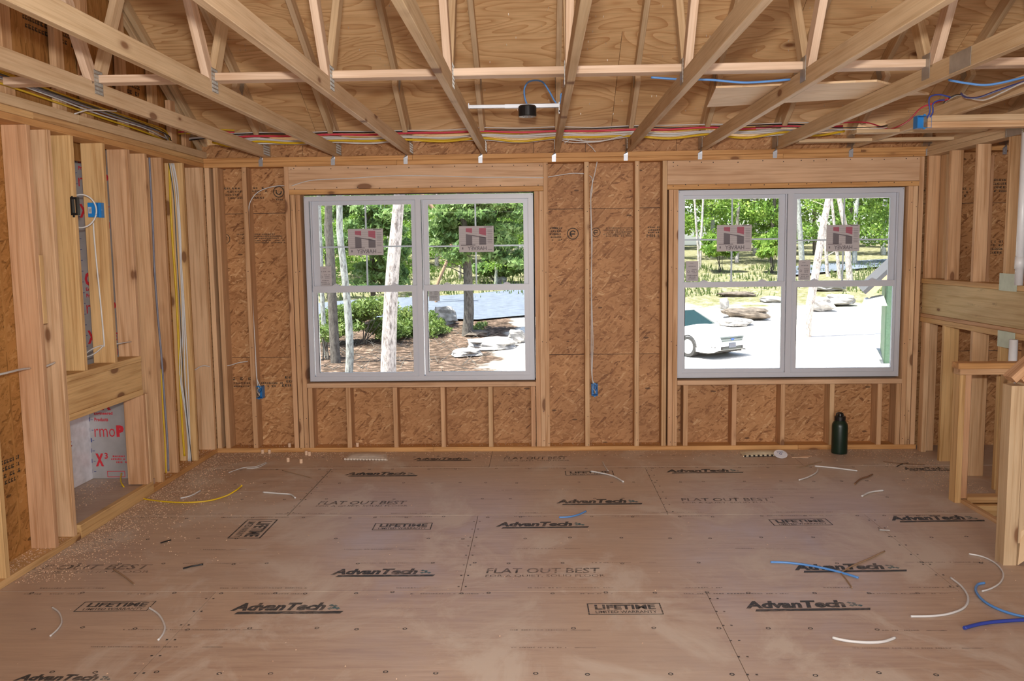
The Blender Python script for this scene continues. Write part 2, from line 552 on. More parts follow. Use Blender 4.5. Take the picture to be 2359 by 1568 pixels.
def bark_mat(name, a, b_, scale=6.0):
    m, nt, b = new_mat(name)
    geo = N(nt, 'ShaderNodeNewGeometry')
    n = N(nt, 'ShaderNodeTexNoise', {'Vector': mapping(nt, geo.outputs['Position'], (3, 3, 0.9)), 'Scale': scale, 'Detail': 6.0, 'Roughness': 0.75})
    nt.links.new(ramp(nt, n.outputs[0], [(0.38, a), (0.56, b_)]), b.inputs['Base Color'])
    b.inputs['Roughness'].default_value = 0.9
    bp = N(nt, 'ShaderNodeBump', {'Height': n.outputs[0], 'Strength': 0.7, 'Distance': 0.03})
    nt.links.new(bp.outputs[0], b.inputs['Normal'])
    return m

def ground_mat():
    """gravel near the house, leaf litter to the left, patchy grass up the slope"""
    m, nt, b = new_mat('ground_cover')
    geo = N(nt, 'ShaderNodeNewGeometry')
    P = geo.outputs['Position']
    sep = N(nt, 'ShaderNodeSeparateXYZ', {0: P})
    n = N(nt, 'ShaderNodeTexNoise', {'Vector': P, 'Scale': 0.35, 'Detail': 5.0, 'Roughness': 0.65})
    f = N(nt, 'ShaderNodeTexNoise', {'Vector': P, 'Scale': 3.2, 'Detail': 6.0, 'Roughness': 0.8})
    gravel = ramp(nt, f.outputs[0], [(0.3, (0.50, 0.46, 0.41)), (0.6, (0.72, 0.68, 0.62))])
    litter = ramp(nt, f.outputs[0], [(0.38, (0.025, 0.018, 0.013)), (0.52, (0.085, 0.058, 0.042)), (0.66, (0.30, 0.21, 0.16))])
    grass = ramp(nt, f.outputs[0], [(0.36, (0.075, 0.085, 0.025)), (0.5, (0.15, 0.145, 0.075)), (0.66, (0.31, 0.275, 0.225))])
    # x boundary of the litter bed, wobbling with noise: x < -0.9 + 0.10*y ...
    lx = math_(nt, 'SUBTRACT', sep.outputs[0], math_(nt, 'MULTIPLY', math_(nt, 'SUBTRACT', sep.outputs[1], 15.0), 0.03))
    lx = math_(nt, 'ADD', lx, math_(nt, 'MULTIPLY', math_(nt, 'SUBTRACT', n.outputs[0], 0.5), 5.0))
    mk = ramp(nt, math_(nt, 'MULTIPLY', math_(nt, 'ADD', lx, 10.0), 0.05), [(0.40, (0, 0, 0)), (0.44, (1, 1, 1))])
    c = mixc(nt, mk, litter, gravel)
    gy = math_(nt, 'ADD', sep.outputs[1], math_(nt, 'MULTIPLY', math_(nt, 'SUBTRACT', n.outputs[0], 0.5), 12.0))
    gm = ramp(nt, math_(nt, 'MULTIPLY', gy, 0.01), [(0.33, (0, 0, 0)), (0.37, (1, 1, 1))])
    c = mixc(nt, gm, c, grass)
    nt.links.new(c, b.inputs['Base Color'])
    b.inputs['Roughness'].default_value = 0.95
    b.inputs['Specular IOR Level'].default_value = 0.1
    bp = N(nt, 'ShaderNodeBump', {'Height': f.outputs[0], 'Strength': 0.6, 'Distance': 0.05})
    nt.links.new(bp.outputs[0], b.inputs['Normal'])
    return m

M_STUD = wood('stud_lumber', [(0.53, 0.31, 0.165), (0.61, 0.38, 0.21), (0.56, 0.32, 0.18), (0.66, 0.44, 0.26), (0.56, 0.36, 0.19)], 0.16, 0.7)
M_STUDY = wood('stud_lumber_yellow', [(0.62, 0.40, 0.18), (0.66, 0.43, 0.20), (0.58, 0.36, 0.17)], 0.16, 0.65)
M_TRUSS = wood('truss_lumber', [(0.57, 0.42, 0.26), (0.61, 0.45, 0.28), (0.58, 0.43, 0.26), (0.62, 0.46, 0.30)], 0.10, 0.5)
M_WHITEW = wood('white_wood_web', [(0.62, 0.46, 0.34), (0.66, 0.49, 0.36)], 0.10, 0.15)
M_PLATE = wood('plate_lumber', [(0.58, 0.31, 0.12), (0.62, 0.35, 0.14), (0.56, 0.29, 0.11)], 0.16, 0.45)
M_HEADER = wood('header_lumber', [(0.64, 0.42, 0.26), (0.60, 0.39, 0.24)], 0.12, 0.25)
M_RIM = wood('rim_board', [(0.60, 0.47, 0.25), (0.58, 0.45, 0.24)], 0.12, 0.2, stain=0.55)
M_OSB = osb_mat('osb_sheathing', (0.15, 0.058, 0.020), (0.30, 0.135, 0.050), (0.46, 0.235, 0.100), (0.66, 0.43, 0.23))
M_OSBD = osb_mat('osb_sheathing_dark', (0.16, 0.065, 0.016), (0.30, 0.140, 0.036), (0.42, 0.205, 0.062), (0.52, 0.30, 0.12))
M_PLY = ply_mat('plywood_sheathing', (0.72, 0.49, 0.265), (0.46, 0.225, 0.085), (0.15, 0.05, 0.017), rings=6.5, kn=0.75)
M_PLYP = ply_mat('plywood_offcut', (0.70, 0.52, 0.33), (0.60, 0.40, 0.22), (0.35, 0.18, 0.09), kn=0.0)
M_FLOOR = floor_mat()
M_INKF = ink_mat('floor_print', (0.040, 0.043, 0.047), 0.72)
M_INKW = ink_mat('wall_print', (0.035, 0.028, 0.022), 0.8, 90)
M_INKL = ink_mat('faded_print', (0.05, 0.05, 0.055), 0.38, 45)
M_TEAL = ink_mat('teal_print', (0.05, 0.16, 0.19), 0.55)
M_GALV = simple('galvanised_steel', (0.42, 0.41, 0.39), 0.42, 0.75)
M_BRIGHT = simple('bright_zinc', (0.42, 0.43, 0.46), 0.42, 0.8, var=0.05)
M_PLATEG = simple('nail_guard_plate', (0.50, 0.55, 0.45), 0.5, 0.25, var=0.08)
M_VINYL = simple('white_vinyl', (0.52, 0.54, 0.60), 0.38, var=0.01)
M_VINYLG = simple('grey_gasket', (0.20, 0.20, 0.22), 0.6)
M_BLUEBOX = simple('blue_plastic', (0.015, 0.19, 0.52), 0.4, var=0.05)
M_BLUECAB = simple('blue_cable', (0.09, 0.25, 0.58), 0.4, var=0.05)
M_BLUEDK = simple('navy_cable', (0.03, 0.055, 0.30), 0.4, var=0.05)
M_WHITECAB = simple('white_cable', (0.62, 0.61, 0.60), 0.45, var=0.05)
M_YELCAB = simple('yellow_cable', (0.66, 0.43, 0.012), 0.45, var=0.08)
M_REDCAB = simple('red_cable', (0.62, 0.045, 0.085), 0.45, var=0.05)
M_BLACKCAB = simple('black_cable', (0.012, 0.012, 0.014), 0.45)
M_GREYCAB = simple('grey_cable', (0.20, 0.20, 0.25), 0.5)
M_BLACKP = simple('black_plastic', (0.010, 0.010, 0.011), 0.28, var=0.02)
M_COPPER = simple('copper_wire', (0.70, 0.50, 0.36), 0.3, 0.8)
M_FOIL = simple('foil_facing', (0.46, 0.44, 0.44), 0.38, 0.5, bump=0.25, nscale=7.0)
M_FOILW = simple('white_facing', (0.74, 0.74, 0.80), 0.4, 0.15, bump=0.15)
M_REDINK = simple('red_print', (0.55, 0.02, 0.035), 0.5)
M_BLUEINK = simple('blue_print', (0.06, 0.07, 0.22), 0.6)
M_PVC = simple('white_pvc', (0.70, 0.71, 0.73), 0.35, var=0.03)
M_BOTTLE = simple('dark_green_coating', (0.006, 0.020, 0.011), 0.38, var=0.1)
M_CHIP = simple('fresh_shavings', (0.72, 0.50, 0.34), 0.9)
M_PAD = simple('pale_fibre_pad', (0.62, 0.54, 0.46), 0.9, bump=0.3)
M_PADY = simple('cream_fibre_pad', (0.66, 0.58, 0.42), 0.9, bump=0.3)
M_DISC = simple('white_disc', (0.70, 0.70, 0.76), 0.4)
M_BROWN = simple('dry_leaf_brown', (0.20, 0.10, 0.05), 0.9)
M_STRAP = simple('tan_peel', (0.30, 0.19, 0.11), 0.8)
M_DARKGAP = simple('black_tar_paper', (0.02, 0.021, 0.026), 0.9)

def paper_mat(name, col, trans=0.35):
    m, nt, b = new_mat(name)
    b.inputs['Base Color'].default_value = tuple(col) + (1,)
    b.inputs['Roughness'].default_value = 0.7
    tr = N(nt, 'ShaderNodeBsdfTranslucent', {'Color': tuple(col) + (1,)})
    mx = N(nt, 'ShaderNodeMixShader', {0: trans, 1: b.outputs[0], 2: tr.outputs[0]})
    nt.links.new(mx.outputs[0], nt.nodes['Material Output'].inputs[0])
    return m
M_PAPER = paper_mat('sticker_paper', (0.58, 0.54, 0.55), 0.25)
M_PINK = paper_mat('sticker_red', (0.52, 0.16, 0.22), 0.25)
M_PGREY = paper_mat('sticker_grey', (0.20, 0.18, 0.20), 0.2)
M_PBLACK = paper_mat('sticker_black', (0.045, 0.03, 0.035), 0.1)

def glass_mat(name, tint=(0.97, 0.985, 0.98)):
    m, nt, b = new_mat(name)
    fr = N(nt, 'ShaderNodeFresnel', {'IOR': 1.45})
    tr = N(nt, 'ShaderNodeBsdfTransparent', {'Color': tuple(tint) + (1,)})
    gl = N(nt, 'ShaderNodeBsdfGlossy', {'Roughness': 0.0})
    mx = N(nt, 'ShaderNodeMixShader', {0: fr.outputs[0], 1: tr.outputs[0], 2: gl.outputs[0]})
    nt.links.new(mx.outputs[0], nt.nodes['Material Output'].inputs[0])
    return m
M_GLASS = glass_mat('window_glass')
M_CARGLASS = simple('car_glass', (0.010, 0.028, 0.022), 0.06, 0.0, spec=0.6)

# ================================================================ SETTING
WH, TOPZ = 2.391, 2.467          # underside and top of the double top plate
XL, XR = -2.75, 3.12             # inner faces of the left and right walls
DS = 0.14                        # 2x6 depth
ROOF_A = math.atan(0.583)
def roof_z(y): return 2.735 - 0.583 * y      # underside of the plywood, back slope

# ---- floor
floor = empty('floor', kind='structure')
rows = [(-8.95, -7.86, -6.64), (0, -6.635, -5.425), (1, -5.42, -4.225), (0, -4.22, -3.005), (1, -3.0, -1.765), (0, -1.76, -0.545), (1, -0.54, 0.14)]
panels = []
rnd = random.Random(5)
for k, (ph, y0, y1) in enumerate(rows):
    x = (-1.63 if k % 2 else -0.40) - 4.88
    while x < 5.0:
        xa, xb = max(x, -2.89), min(x + 2.437, 4.3)
        if xb - xa > 0.05:
            x0, x1 = xa, xb
            if y1 > -2.55 and y0 < -1.4 and x1 > 2.79:      # stair opening at the right
                x1 = 2.79
            if y0 > -3.1 and y1 < 0.2 and x0 < -1.7 and x1 < 0.9 and k in (4, 5) and x1 > -1.7:
                x0 = max(x0, -1.635 if k == 5 else x0)
            if x1 - x0 > 0.05:
                p = panel('subfloor_panel', M_FLOOR, floor, (x0, y0, -0.022), (1, 0, 0), (0, 1, 0), x1 - x0, y1 - y0, 0.022)
                panels.append((p, x0, x1, y0, y1))
        x += 2.44
# the cross-laid patch and the pieces that complete its row
for (x0, x1, y0, y1) in [(-2.89, -1.64, -1.76, -1.20), (-2.89, -1.64, -1.195, -0.545)]:
    panels.append((panel('subfloor_panel', M_FLOOR, floor, (x0, y0, -0.022), (1, 0, 0), (0, 1, 0), x1 - x0, y1 - y0, 0.022), x0, x1, y0, y1))
for (x0, x1, y0, y1) in [(2.795, 4.3, -1.40, -0.55)]:
    panel('landing_panel', M_FLOOR, floor, (x0, y0, -0.021), (1, 0, 0), (0, 1, 0), x1 - x0, y1 - y0, 0.02)
sub = MB().box(-2.9, 2.78, -8.0, 0.15, -0.30, -0.03).box(2.78, 4.4, -1.56, 0.15, -0.30, -0.03)
sub.build('joist_deck', M_OSBD, floor)
def panel_under(x, y):
    for p, x0, x1, y0, y1 in panels:
        if x0 - 0.02 <= x <= x1 + 0.02 and y0 - 0.02 <= y <= y1 + 0.02: return p
    return floor
LZ = 0.0012
def floor_print(builder, pl, pr, top, name='printed_lettering', mats=None, flip=False):
    """pl/pr: pixel of the left and right foot; top: pixel row of the letter tops"""
    a = at(pl[0], pl[1], 'Z', 0); b = at(pr[0], pr[1], 'Z', 0); t = at(pl[0], top, 'Z', 0)
    w = (b - a).length; h = max(0.03, abs(t.y - a.y))
    mb = MB(); builder(mb, w, h)
    par = panel_under((a.x + b.x) / 2, (a.y + b.y) / 2)
    mw = frame((a.x, a.y, LZ), (b - a).normalized(), (0, 1, 0))
    return mb.build(name, mats or [M_INKF, M_TEAL], par, mw)
def logo(mb, w, h):
    put_text(mb, 'AdvanTech', 0, h * 0.30, w * 0.84, h * 0.66, bold=0.05, shear=0.22)
    mb.add([(w * .06, h * .04, 0), (w, h * .04, 0), (w * 1.02, h * .24, 0), (w * .08, h * .24, 0)], [(0, 1, 2, 3)])
    for i in range(5):
        s = h * .10
        cx, cy = w * .885 + (i % 3) * w * .035, h * (.45 + .2 * (i // 3) + .06 * (i % 2))
        mb.add([(cx - s, cy, 0), (cx, cy - s, 0), (cx + s, cy, 0), (cx, cy + s, 0)], [(0, 1, 2, 3)], 1)
def flat_out(mb, w, h):
    put_text(mb, 'FLAT OUT BEST', 0, h * .42, w * .97, h * .55, bold=0.015, shear=0.1)
    put_text(mb, 'FOR A QUIET, SOLID FLOOR', 0, 0, w, h * .27)
def lifetime(mb, w, h):
    put_text(mb, 'LIFETIME', w * .10, h * .45, w * .82, h * .42, bold=0.035)
    put_text(mb, 'LIMITED WARRANTY', w * .10, h * .13, w * .82, h * .22, bold=0.012)
    outline(mb, 0, 0, w, h, h * .05)
for l, r, t in [((522, 1416), (783, 1414), 1388), ((757, 1330), (997, 1328), 1310), ((1724, 1410), (2006, 1406), 1384), ((1837, 1320), (2090, 1317), 1299),
                ((1142, 1218), (1354, 1216), 1202), ((1282, 1164), (1478, 1162), 1150), ((790, 1098), (958, 1097), 1087), ((2062, 1204), (2270, 1201), 1188),
                ((1537, 1091), (1712, 1089), 1081), ((950, 1062), (1084, 1061), 1054), ((20, 1575), (250, 1575), 1552), ((2090, 1085), (2200, 1084), 1076)]:
    floor_print(logo, l, r, t)
for l, r, t in [((1118, 1330), (1394, 1329), 1308), ((726, 1168), (938, 1167), 1154), ((1574, 1160), (1790, 1159), 1147), ((1160, 1063), (1312, 1062), 1052), ((-10, 1322), (340, 1320), 1301)]:
    floor_print(flat_out, l, r, t, mats=[M_INKL])
for l, r, t in [((168, 1409), (338, 1407), 1386), ((1356, 1416), (1530, 1415), 1390), ((856, 1221), (992, 1220), 1205), ((1784, 1211), (1920, 1209), 1196), ((1303, 1095), (1415, 1094), 1085)]:
    floor_print(lifetime, l, r, t, mats=[M_INKF])
a = at(515, 1240, 'Z', 0)
mb = MB(); lifetime(mb, 0.36, 0.20)
mb.build('printed_lettering', M_INKF, panel_under(-2.2, -1.9), frame((a.x + .02, a.y + 0.36, LZ), (0, -1, 0), (1, 0, 0)))
# seam-side small print, arrows, chalk and nail rows
mb = MB()
for sy in (-4.22, -3.0, -1.76, -0.54):
    for off in (-0.045, 0.03):
        x = -2.6
        while x < 2.6:
            L = rnd.uniform(0.15, 0.6)
            blur_lines(mb, x, sy + off, min(x + L, 2.65), sy + off + 0.018, 1, rnd)
            x += L + rnd.uniform(0.15, 0.55)
for sy in (-3.62, -2.4, -1.2, -2.62, -3.45):
    x = -2.0
    while x < 2.3:
        L = rnd.uniform(0.2, 0.7)
        blur_lines(mb, x, sy, x + L, sy + 0.014, 1, rnd)
        rect(mb, x + L + .01, sy + .004, x + L + .10, sy + .008)
        x += L + rnd.uniform(0.6, 1.4)
tag(mb.build('small_print', M_INKL, floor, Matrix.Translation((0, 0, LZ))), kind='stuff')
mb = MB()
for i in range(11):
    y = -0.18 - i * 0.4064
    x = -2.55
    while x < 2.65:
        if rnd.random() > .15:
            ring(mb, x + rnd.uniform(-.02, .02), y + rnd.uniform(-.012, .012), .011, .005, n=9)
        x += rnd.uniform(.16, .34)
for sx, y0, y1 in [(-.40, -3, -1.76), (.83, -1.76, -.54), (-1.63, -1.76, -.54), (.83, -4.2, -3), (-1.63, -4.2, -3), (2.04, -3, -1.76)]:
    y = y0 + .05
    while y < y1:
        for s in (-.018, .018):
            rect(mb, sx + s - .005, y, sx + s + .005, y + .012)
        y += .15
tag(mb.build('nail_marks', M_INKF, floor, Matrix.Translation((0, 0, LZ))), kind='stuff')

# ---- back wall
wb = empty('wall_back', kind='structure')
def zat(px, py, y=0.0): return at(px, py, 'Y', y).z
seams = [(0.0, 0.797), (0.801, 2.018), (2.022, 2.590)]
# sheathing: built around the two rough openings
R1 = (-1.957, -0.030, 0.590, 2.165)
R2 = (1.146, 2.985, 0.590, 2.160)
def osb_row(z0, z1, xs):
    for x0, x1 in xs:
        panel('sheathing_panel', M_OSB, wb, (x0, 0.152, z0), (1, 0, 0), (0, 0, 1), x1 - x0 - 0.003, z1 - z0, 0.011)
full = [(-2.95, -1.64), (-1.64, 0.80), (0.80, 3.24), (3.24, 4.35)]
cols = [(-2.95, R1[0]), (R1[1], 0.398), (0.398, R2[0]), (R2[1], 4.35)]
for z0, z1 in seams:
    osb_row(z0, z1, cols)
for R in (R1, R2):
    osb_row(0.0, 0.586, [(R[0], R[1])])
    osb_row(2.169, 2.590, [(R[0], R[1])])
# unseen sheets added outside so daylight can't leak through the panel joints
mb = MB()
for (x0, x1, z0, z1) in [(-2.95, 4.36, -.3, R1[2] - .001), (-2.95, 4.36, R1[3] + .001, 2.58), (-2.95, R1[0] - .004, R1[2] - .001, R1[3] + .001), (R1[1] + .004, R2[0] - .004, R1[2] - .001, R1[3] + .001), (R2[1] + .004, 4.36, R1[2] - .001, R1[3] + .001)]:
    mb.box(x0, x1, .154, .158, z0, z1)
mb.build('light_seal', M_DARKGAP, wb)
# plates
for x0, x1 in [(-2.75, -0.9), (-0.9, 2.15), (2.15, 3.12)]:
    lumber('sole_plate', M_PLATE, wb, x0 + .001, x1 - .001, 0.0, DS, 0.0, 0.038, 'X')
for x0, x1 in [(-2.75, -1.15), (-1.15, 1.98), (1.98, 3.12)]:
    lumber('top_plate', M_PLATE, wb, x0 + .001, x1 - .001, 0.0, DS, WH, 2.4285, 'X')
for x0, x1 in [(-2.75, -1.02), (-1.02, 2.6), (2.6, 4.3)]:
    lumber('top_plate', M_PLATE, wb, x0 + .001, x1 - .001, 0.002, DS, 2.4295, TOPZ, 'X')
for x0 in (-2.745, -2.674, -2.436, -2.085, 0.046, 0.379, 0.790, 1.014, 3.070, 3.21, 3.62, 4.02):
    lumber('stud', M_STUD, wb, x0, x0 + 0.038, 0.0, DS, 0.039, WH - .001, 'Z')
for x0, zt in [(-2.040, 2.161), (-1.998, 2.161), (-0.030, 2.161), (0.008, 2.161), (1.066, 2.156), (1.106, 2.156), (2.987, 2.156), (3.026, 2.156)]:
    lumber('jack_stud', M_STUD, wb, x0, x0 + 0.0375, 0.0, DS, 0.039, zt, 'Z')
for x0, x1, z0, z1 in [(-2.046, 0.045, 2.163, 2.391), (1.053, 3.069, 2.158, 2.391)]:
    lumber('header_board', M_HEADER, wb, x0, x1, 0.001, DS, z0 + 0.040, z1 - .001, 'X')
    lumber('header_plate', M_PLATE, wb, x0, x1, 0.0, DS, z0, z0 + 0.0385, 'X')
for x0, x1 in [(-1.959, -0.031), (1.145, 2.986)]:
    lumber('sill_plate', M_HEADER, wb, x0, x1, 0.0, DS, 0.551, 0.589, 'X')
for x0 in (-1.955, -1.632, -1.236, -0.833, -0.432, -0.074):
    lumber('cripple_stud', M_STUD, wb, x0, x0 + 0.038, 0.0, DS, 0.039, 0.550, 'Z')
for x0 in (1.195, 1.598, 1.999, 2.402, 2.793, 2.944):
    lumber('cripple_stud', M_STUD, wb, x0, x0 + 0.038, 0.0, DS, 0.039, 0.550, 'Z')
mb = MB()
nr = random.Random(77)
for (a, b, z) in [(-2.0, 0.02, 2.372), (-2.0, 0.02, 2.21), (1.1, 3.05, 2.372), (1.1, 3.05, 2.19)]:
    x = a
    while x < b:
        zz = z + nr.uniform(-.006, .006); mb.cyl((x, .0022, zz), (x, -.0012, zz), .0042, n=6); x += nr.uniform(.09, .2)
for x0 in (-2.04, -1.998, .008, .05, 1.07, 1.11, 2.99, 3.03, .383, .794, -2.43):
    for z in (.05, .30, .9, 1.5, 2.0, 2.36):
        q_ = (x0 + nr.uniform(.008, .03), z + nr.uniform(-.02, .04)); mb.cyl((q_[0], .0005, q_[1]), (q_[0], -.001, q_[1]), .0035, n=6)
tag(mb.build('nail_heads', M_DARKGAP, wb), kind='stuff')
# black membrane lapped round the openings
for (a0, a1, b0, b1) in (R1, R2):
    mb = MB()
    mb.box(a0, a1, .125, .139, b0, b0 + .010).box(a0, a1, .125, .139, b1 - .006, b1 - .001)
    mb.box(a0 + .001, a0 + .010, .125, .139, b0 + .01, b1 - .01).box(a1 - .012, a1 - .001, .125, .139, b0 + .01, b1 - .01)
    mb.build('membrane_edge', M_DARKGAP, wb)
# grade stamps on the sheathing
def stamp(px0, py0, px1, py1, rows, seal=None, words=None, mat=None, seed=1):
    a = at(px0, py1, 'Y', .139); b = at(px1, py0, 'Y', .139)
    mb = MB(); r = random.Random(seed)
    w, h = b.x - a.x, b.z - a.z
    x0 = 0
    if seal == 'L': ring(mb, h * .5, h * .5, h * .5, h * .07); ring(mb, h * .5, h * .5, h * .28, h * .10, a0=.5, a1=4.5); rect(mb, h * .3, h * .42, h * .7, h * .52); x0 = h * 1.4
    x1 = w - h * 1.3 if seal == 'R' else w
    if seal == 'R': ring(mb, w - h * .5, h * .55, h * .45, h * .07); ring(mb, w - h * .5, h * .55, h * .25, h * .10, a0=2.5, a1=6.5); blur_lines(mb, w - h, -h * .15, w, h * .05, 1, r)
    if words:
        put_text(mb, words, x0, h * .05, min(w - x0, h * 1.2), h * .25); blur_lines(mb, x0, h * .35, x1, h, max(1, rows - 1), r)
    elif rows: blur_lines(mb, x0, 0, x1, h, rows, r)
    mb.build('printed_stamp', mat or M_INKW, wb, frame((a.x, .1395, a.z), (1, 0, 0), (0, 0, 1)))
stamp(505, 428, 656, 460, 4, 'R', seed=2)
stamp(508, 538, 560, 562, 0, 'L', seed=3)
stamp(545, 536, 657, 562, 5, None, seed=4)
stamp(525, 866, 600, 878, 1, None, seed=5); stamp(520, 878, 655, 893, 2, None, seed=6); stamp(648, 864, 676, 892, 3, None, seed=16)
stamp(1264, 522, 1293, 556, 5, None, seed=7)
stamp(1306, 524, 1334, 552, 0, 'L', seed=8)
stamp(1362, 524, 1384, 546, 0, 'L', seed=9)
stamp(1388, 522, 1462, 546, 5, None, seed=10)
stamp(1490, 520, 1522, 548, 4, None, words='MILL', seed=11)
stamp(2180, 430, 2240, 455, 3, None, seed=12)

# ---- windows
def window(idx, xs, quad):
    """frame with two double-hung units; coordinates taken on the plane y=.05"""
    (x0, x1, z0, z1), mull, units = quad
    w = empty('window_%d' % idx, ((x0 + x1) / 2, .05, z0), kind='structure')
    fy, fb = 0.050, 0.135
    mb = MB()
    t = 0.040
    mb.box(x0, x1, fy, fb, z1 - t, z1).box(x0, x1, fy, fb, z0, z0 + t)
    mb.box(x0, x0 + t, fy, fb, z0 + t, z1 - t).box(x1 - t, x1, fy, fb, z0 + t, z1 - t)
    mb.box(mull - .022, mull + .022, fy - .002, fb, z0 + t, z1 - t)
    # thin stepped lips
    mb.box(x0 + .006, x0 + .012, fy - .004, fy, z0 + .01, z1 - .01).box(x1 - .012, x1 - .006, fy - .004, fy, z0 + .01, z1 - .01)
    mb.box(x0 + .006, x1 - .006, fy - .004, fy, z1 - .014, z1 - .008).box(x0 + .006, x1 - .006, fy - .004, fy, z0 + .006, z0 + .012)
    mb.build('frame', M_VINYL, w)
    for (ux0, ux1, gx0, gx1, lx0, lx1, ztop, zm1, zm0, zb, mx, mz) in units:
        # upper sash, set back
        u = MB()
        ya, yb = .092, .118
        u.box(ux0, gx0, ya, yb, zm0, z1 - t).box(gx1, ux1, ya, yb, zm0, z1 - t)
        u.box(gx0, gx1, ya, yb, ztop, z1 - t).box(gx0, gx1, ya, yb, zm0, zm1)
        u.box(ux0 - .002, ux0 + .008, .068, ya, zm1, z1 - t).box(ux1 - .008, ux1 + .002, .068, ya, zm1, z1 - t)
        s = u.build('upper_sash', M_VINYL, w)
        MB().box(gx0 - .004, gx1 + .004, .103, .107, zm1 - .004, ztop + .004).build('glass_pane', M_GLASS, s)
        g = MB().box(mx - .0065, mx + .0065, .1075, .113, zm1, ztop)
        g.box(gx0, mx - .0065, .1075, .113, mz - .0065, mz + .0065).box(mx + .0065, gx1, .1075, .113, mz - .0065, mz + .0065)
        g.build('muntin_grid', M_VINYL, s)
        # lower sash, forward
        l = MB()
        ya, yb = .060, .088
        l.box(ux0, lx0, ya, yb, z0 + t, zm1).box(lx1, ux1, ya, yb, z0 + t, zm1)
        l.box(lx0, lx1, ya, yb, zm0, zm1).box(lx0, lx1, ya, yb, z0 + t, zb)
        l.box(lx0 - .004, lx0, ya - .0, ya + .004, zb, zm0).box(ux0 + .010, ux0 + .013, ya - .002, ya, z0 + t + .004, zm1 - .004).box(ux1 - .013, ux1 - .010, ya - .002, ya, z0 + t + .004, zm1 - .004)
        s2 = l.build('lower_sash', M_VINYL, w)
        MB().box(lx0 - .004, lx1 + .004, .072, .076, zb - .004, zm0 + .004).build('glass_pane', M_GLASS, s2)
        for k in (.22, .78):
            cx = ux0 + (ux1 - ux0) * k
            lk = MB()
            lk.add([(cx - .035, .064, zm1), (cx + .035, .064, zm1), (cx + .02, .066, zm1 + .012), (cx - .015, .066, zm1 + .014),
                    (cx - .035, .086, zm1), (cx + .035, .086, zm1), (cx + .02, .084, zm1 + .012), (cx - .015, .084, zm1 + .014)],
                   [(0, 1, 2, 3), (7, 6, 5, 4), (0, 3, 7, 4), (1, 5, 6, 2), (3, 2, 6, 7)])
            lk.cyl((cx, .075, zm1 + .010), (cx, .075, zm1 + .020), .008, n=8)
            lk.build('sash_lock', M_VINYL, s2)
    return w
def unit(a, b, gl, gr, ll, lr, mx, mz, gt, m1, m0, gb):
    A = lambda x, y: at(x, y, 'Y', .055)
    return (A(a, 600).x, A(b, 600).x, A(gl, 560).x, A(gr, 560).x, A(ll, 760).x, A(lr, 760).x, A((gl + gr) / 2, gt).z, A((gl + gr) / 2, m1).z, A((gl + gr) / 2, m0).z, A((gl + gr) / 2, gb).z, A(mx, 560).x, A(mx, mz).z)
w1 = window(1, None, ((-1.942, -0.040, 0.600, 2.150), at(967, 650, 'Y', .05).x,
    [unit(718, 961, 733, 947, 734, 951, 841, 568, 471, 658, 673, 858), unit(974, 1221, 986, 1206, 987, 1209, 1095, 566, 468, 655, 669, 856)]))
w2 = window(2, None, ((1.150, 2.975, 0.605, 2.152), at(1818, 650, 'Y', .05).x,
    [unit(1571, 1811, 1579, 1797, 1578, 1800, 1689, 551, 457, 649, 661, 849), unit(1826, 2066, 1838, 2053, 1835, 2056, 1948, 552, 456, 646, 660, 847)]))
for i, (w, px) in enumerate([(w1, (803, 882)), (w1, (1058, 1137)), (w2, (1651, 1732)), (w2, (1903, 1981))]):
    ys = (526, 588) if i == 0 else ((520, 581) if i == 1 else (517, 579))
    a = at(px[0], ys[1], 'Y', .101); b = at(px[1], ys[0], 'Y', .101)
    sw, sh = b.x - a.x, b.z - a.z
    mw = frame((a.x, .1022, a.z), (1, 0, 0), (0, 0, 1))
    st = MB().box(0, sw, 0, sh, -.0003, .0003).build('paper_sticker', M_PAPER, w, mw)
    mb = MB()
    q = lambda pts, mi: mb.add([(x * sw, y * sh, .0009) for x, y in pts], [tuple(range(len(pts)))], mi)
    q([(.20, .78), (.20, .92), (.38, .92), (.38, .74)][::-1], 0)
    q([(.58, .70), (.58, .92), (.78, .92), (.78, .63)][::-1], 0)
    q([(.20, .28), (.20, .70), (.38, .66), (.38, .28)][::-1], 1)
    q([(.58, .28), (.58, .62), (.78, .56), (.78, .28)][::-1], 1)
    q([(.38, .62), (.38, .66), (.78, .56), (.78, .53)][::-1], 1)
    q([(.72, .955), (.72, .975), (.95, .975), (.95, .955)][::-1], 2)
    q([(.05, .265), (.05, .285), (.47, .285), (.47, .265)][::-1], 2)
    for k in range(8): q([(.02, .33 + k * .075), (.02, .334 + k * .075), (.98, .334 + k * .075), (.98, .33 + k * .075)][::-1], 3)
    for k in range(9): q([(.82, .35 + k * .06), (.82, .362 + k * .06), (.95, .362 + k * .06), (.95, .35 + k * .06)][::-1], 3)
    put_text(mb, 'HARVEY', .24 * sw, .07 * sh, .55 * sw, .15 * sh, .0009, 1, mirror=True, bold=.02)
    q([(.08, .11), (.08, .19), (.12, .19), (.12, .11)][::-1], 1)
    q([(.83, .09), (.83, .105), (.95, .105), (.95, .09)][::-1], 1)
    mb.build('printed_logo', [M_PINK, M_PGREY, M_PBLACK, M_PGREY], st, mw)
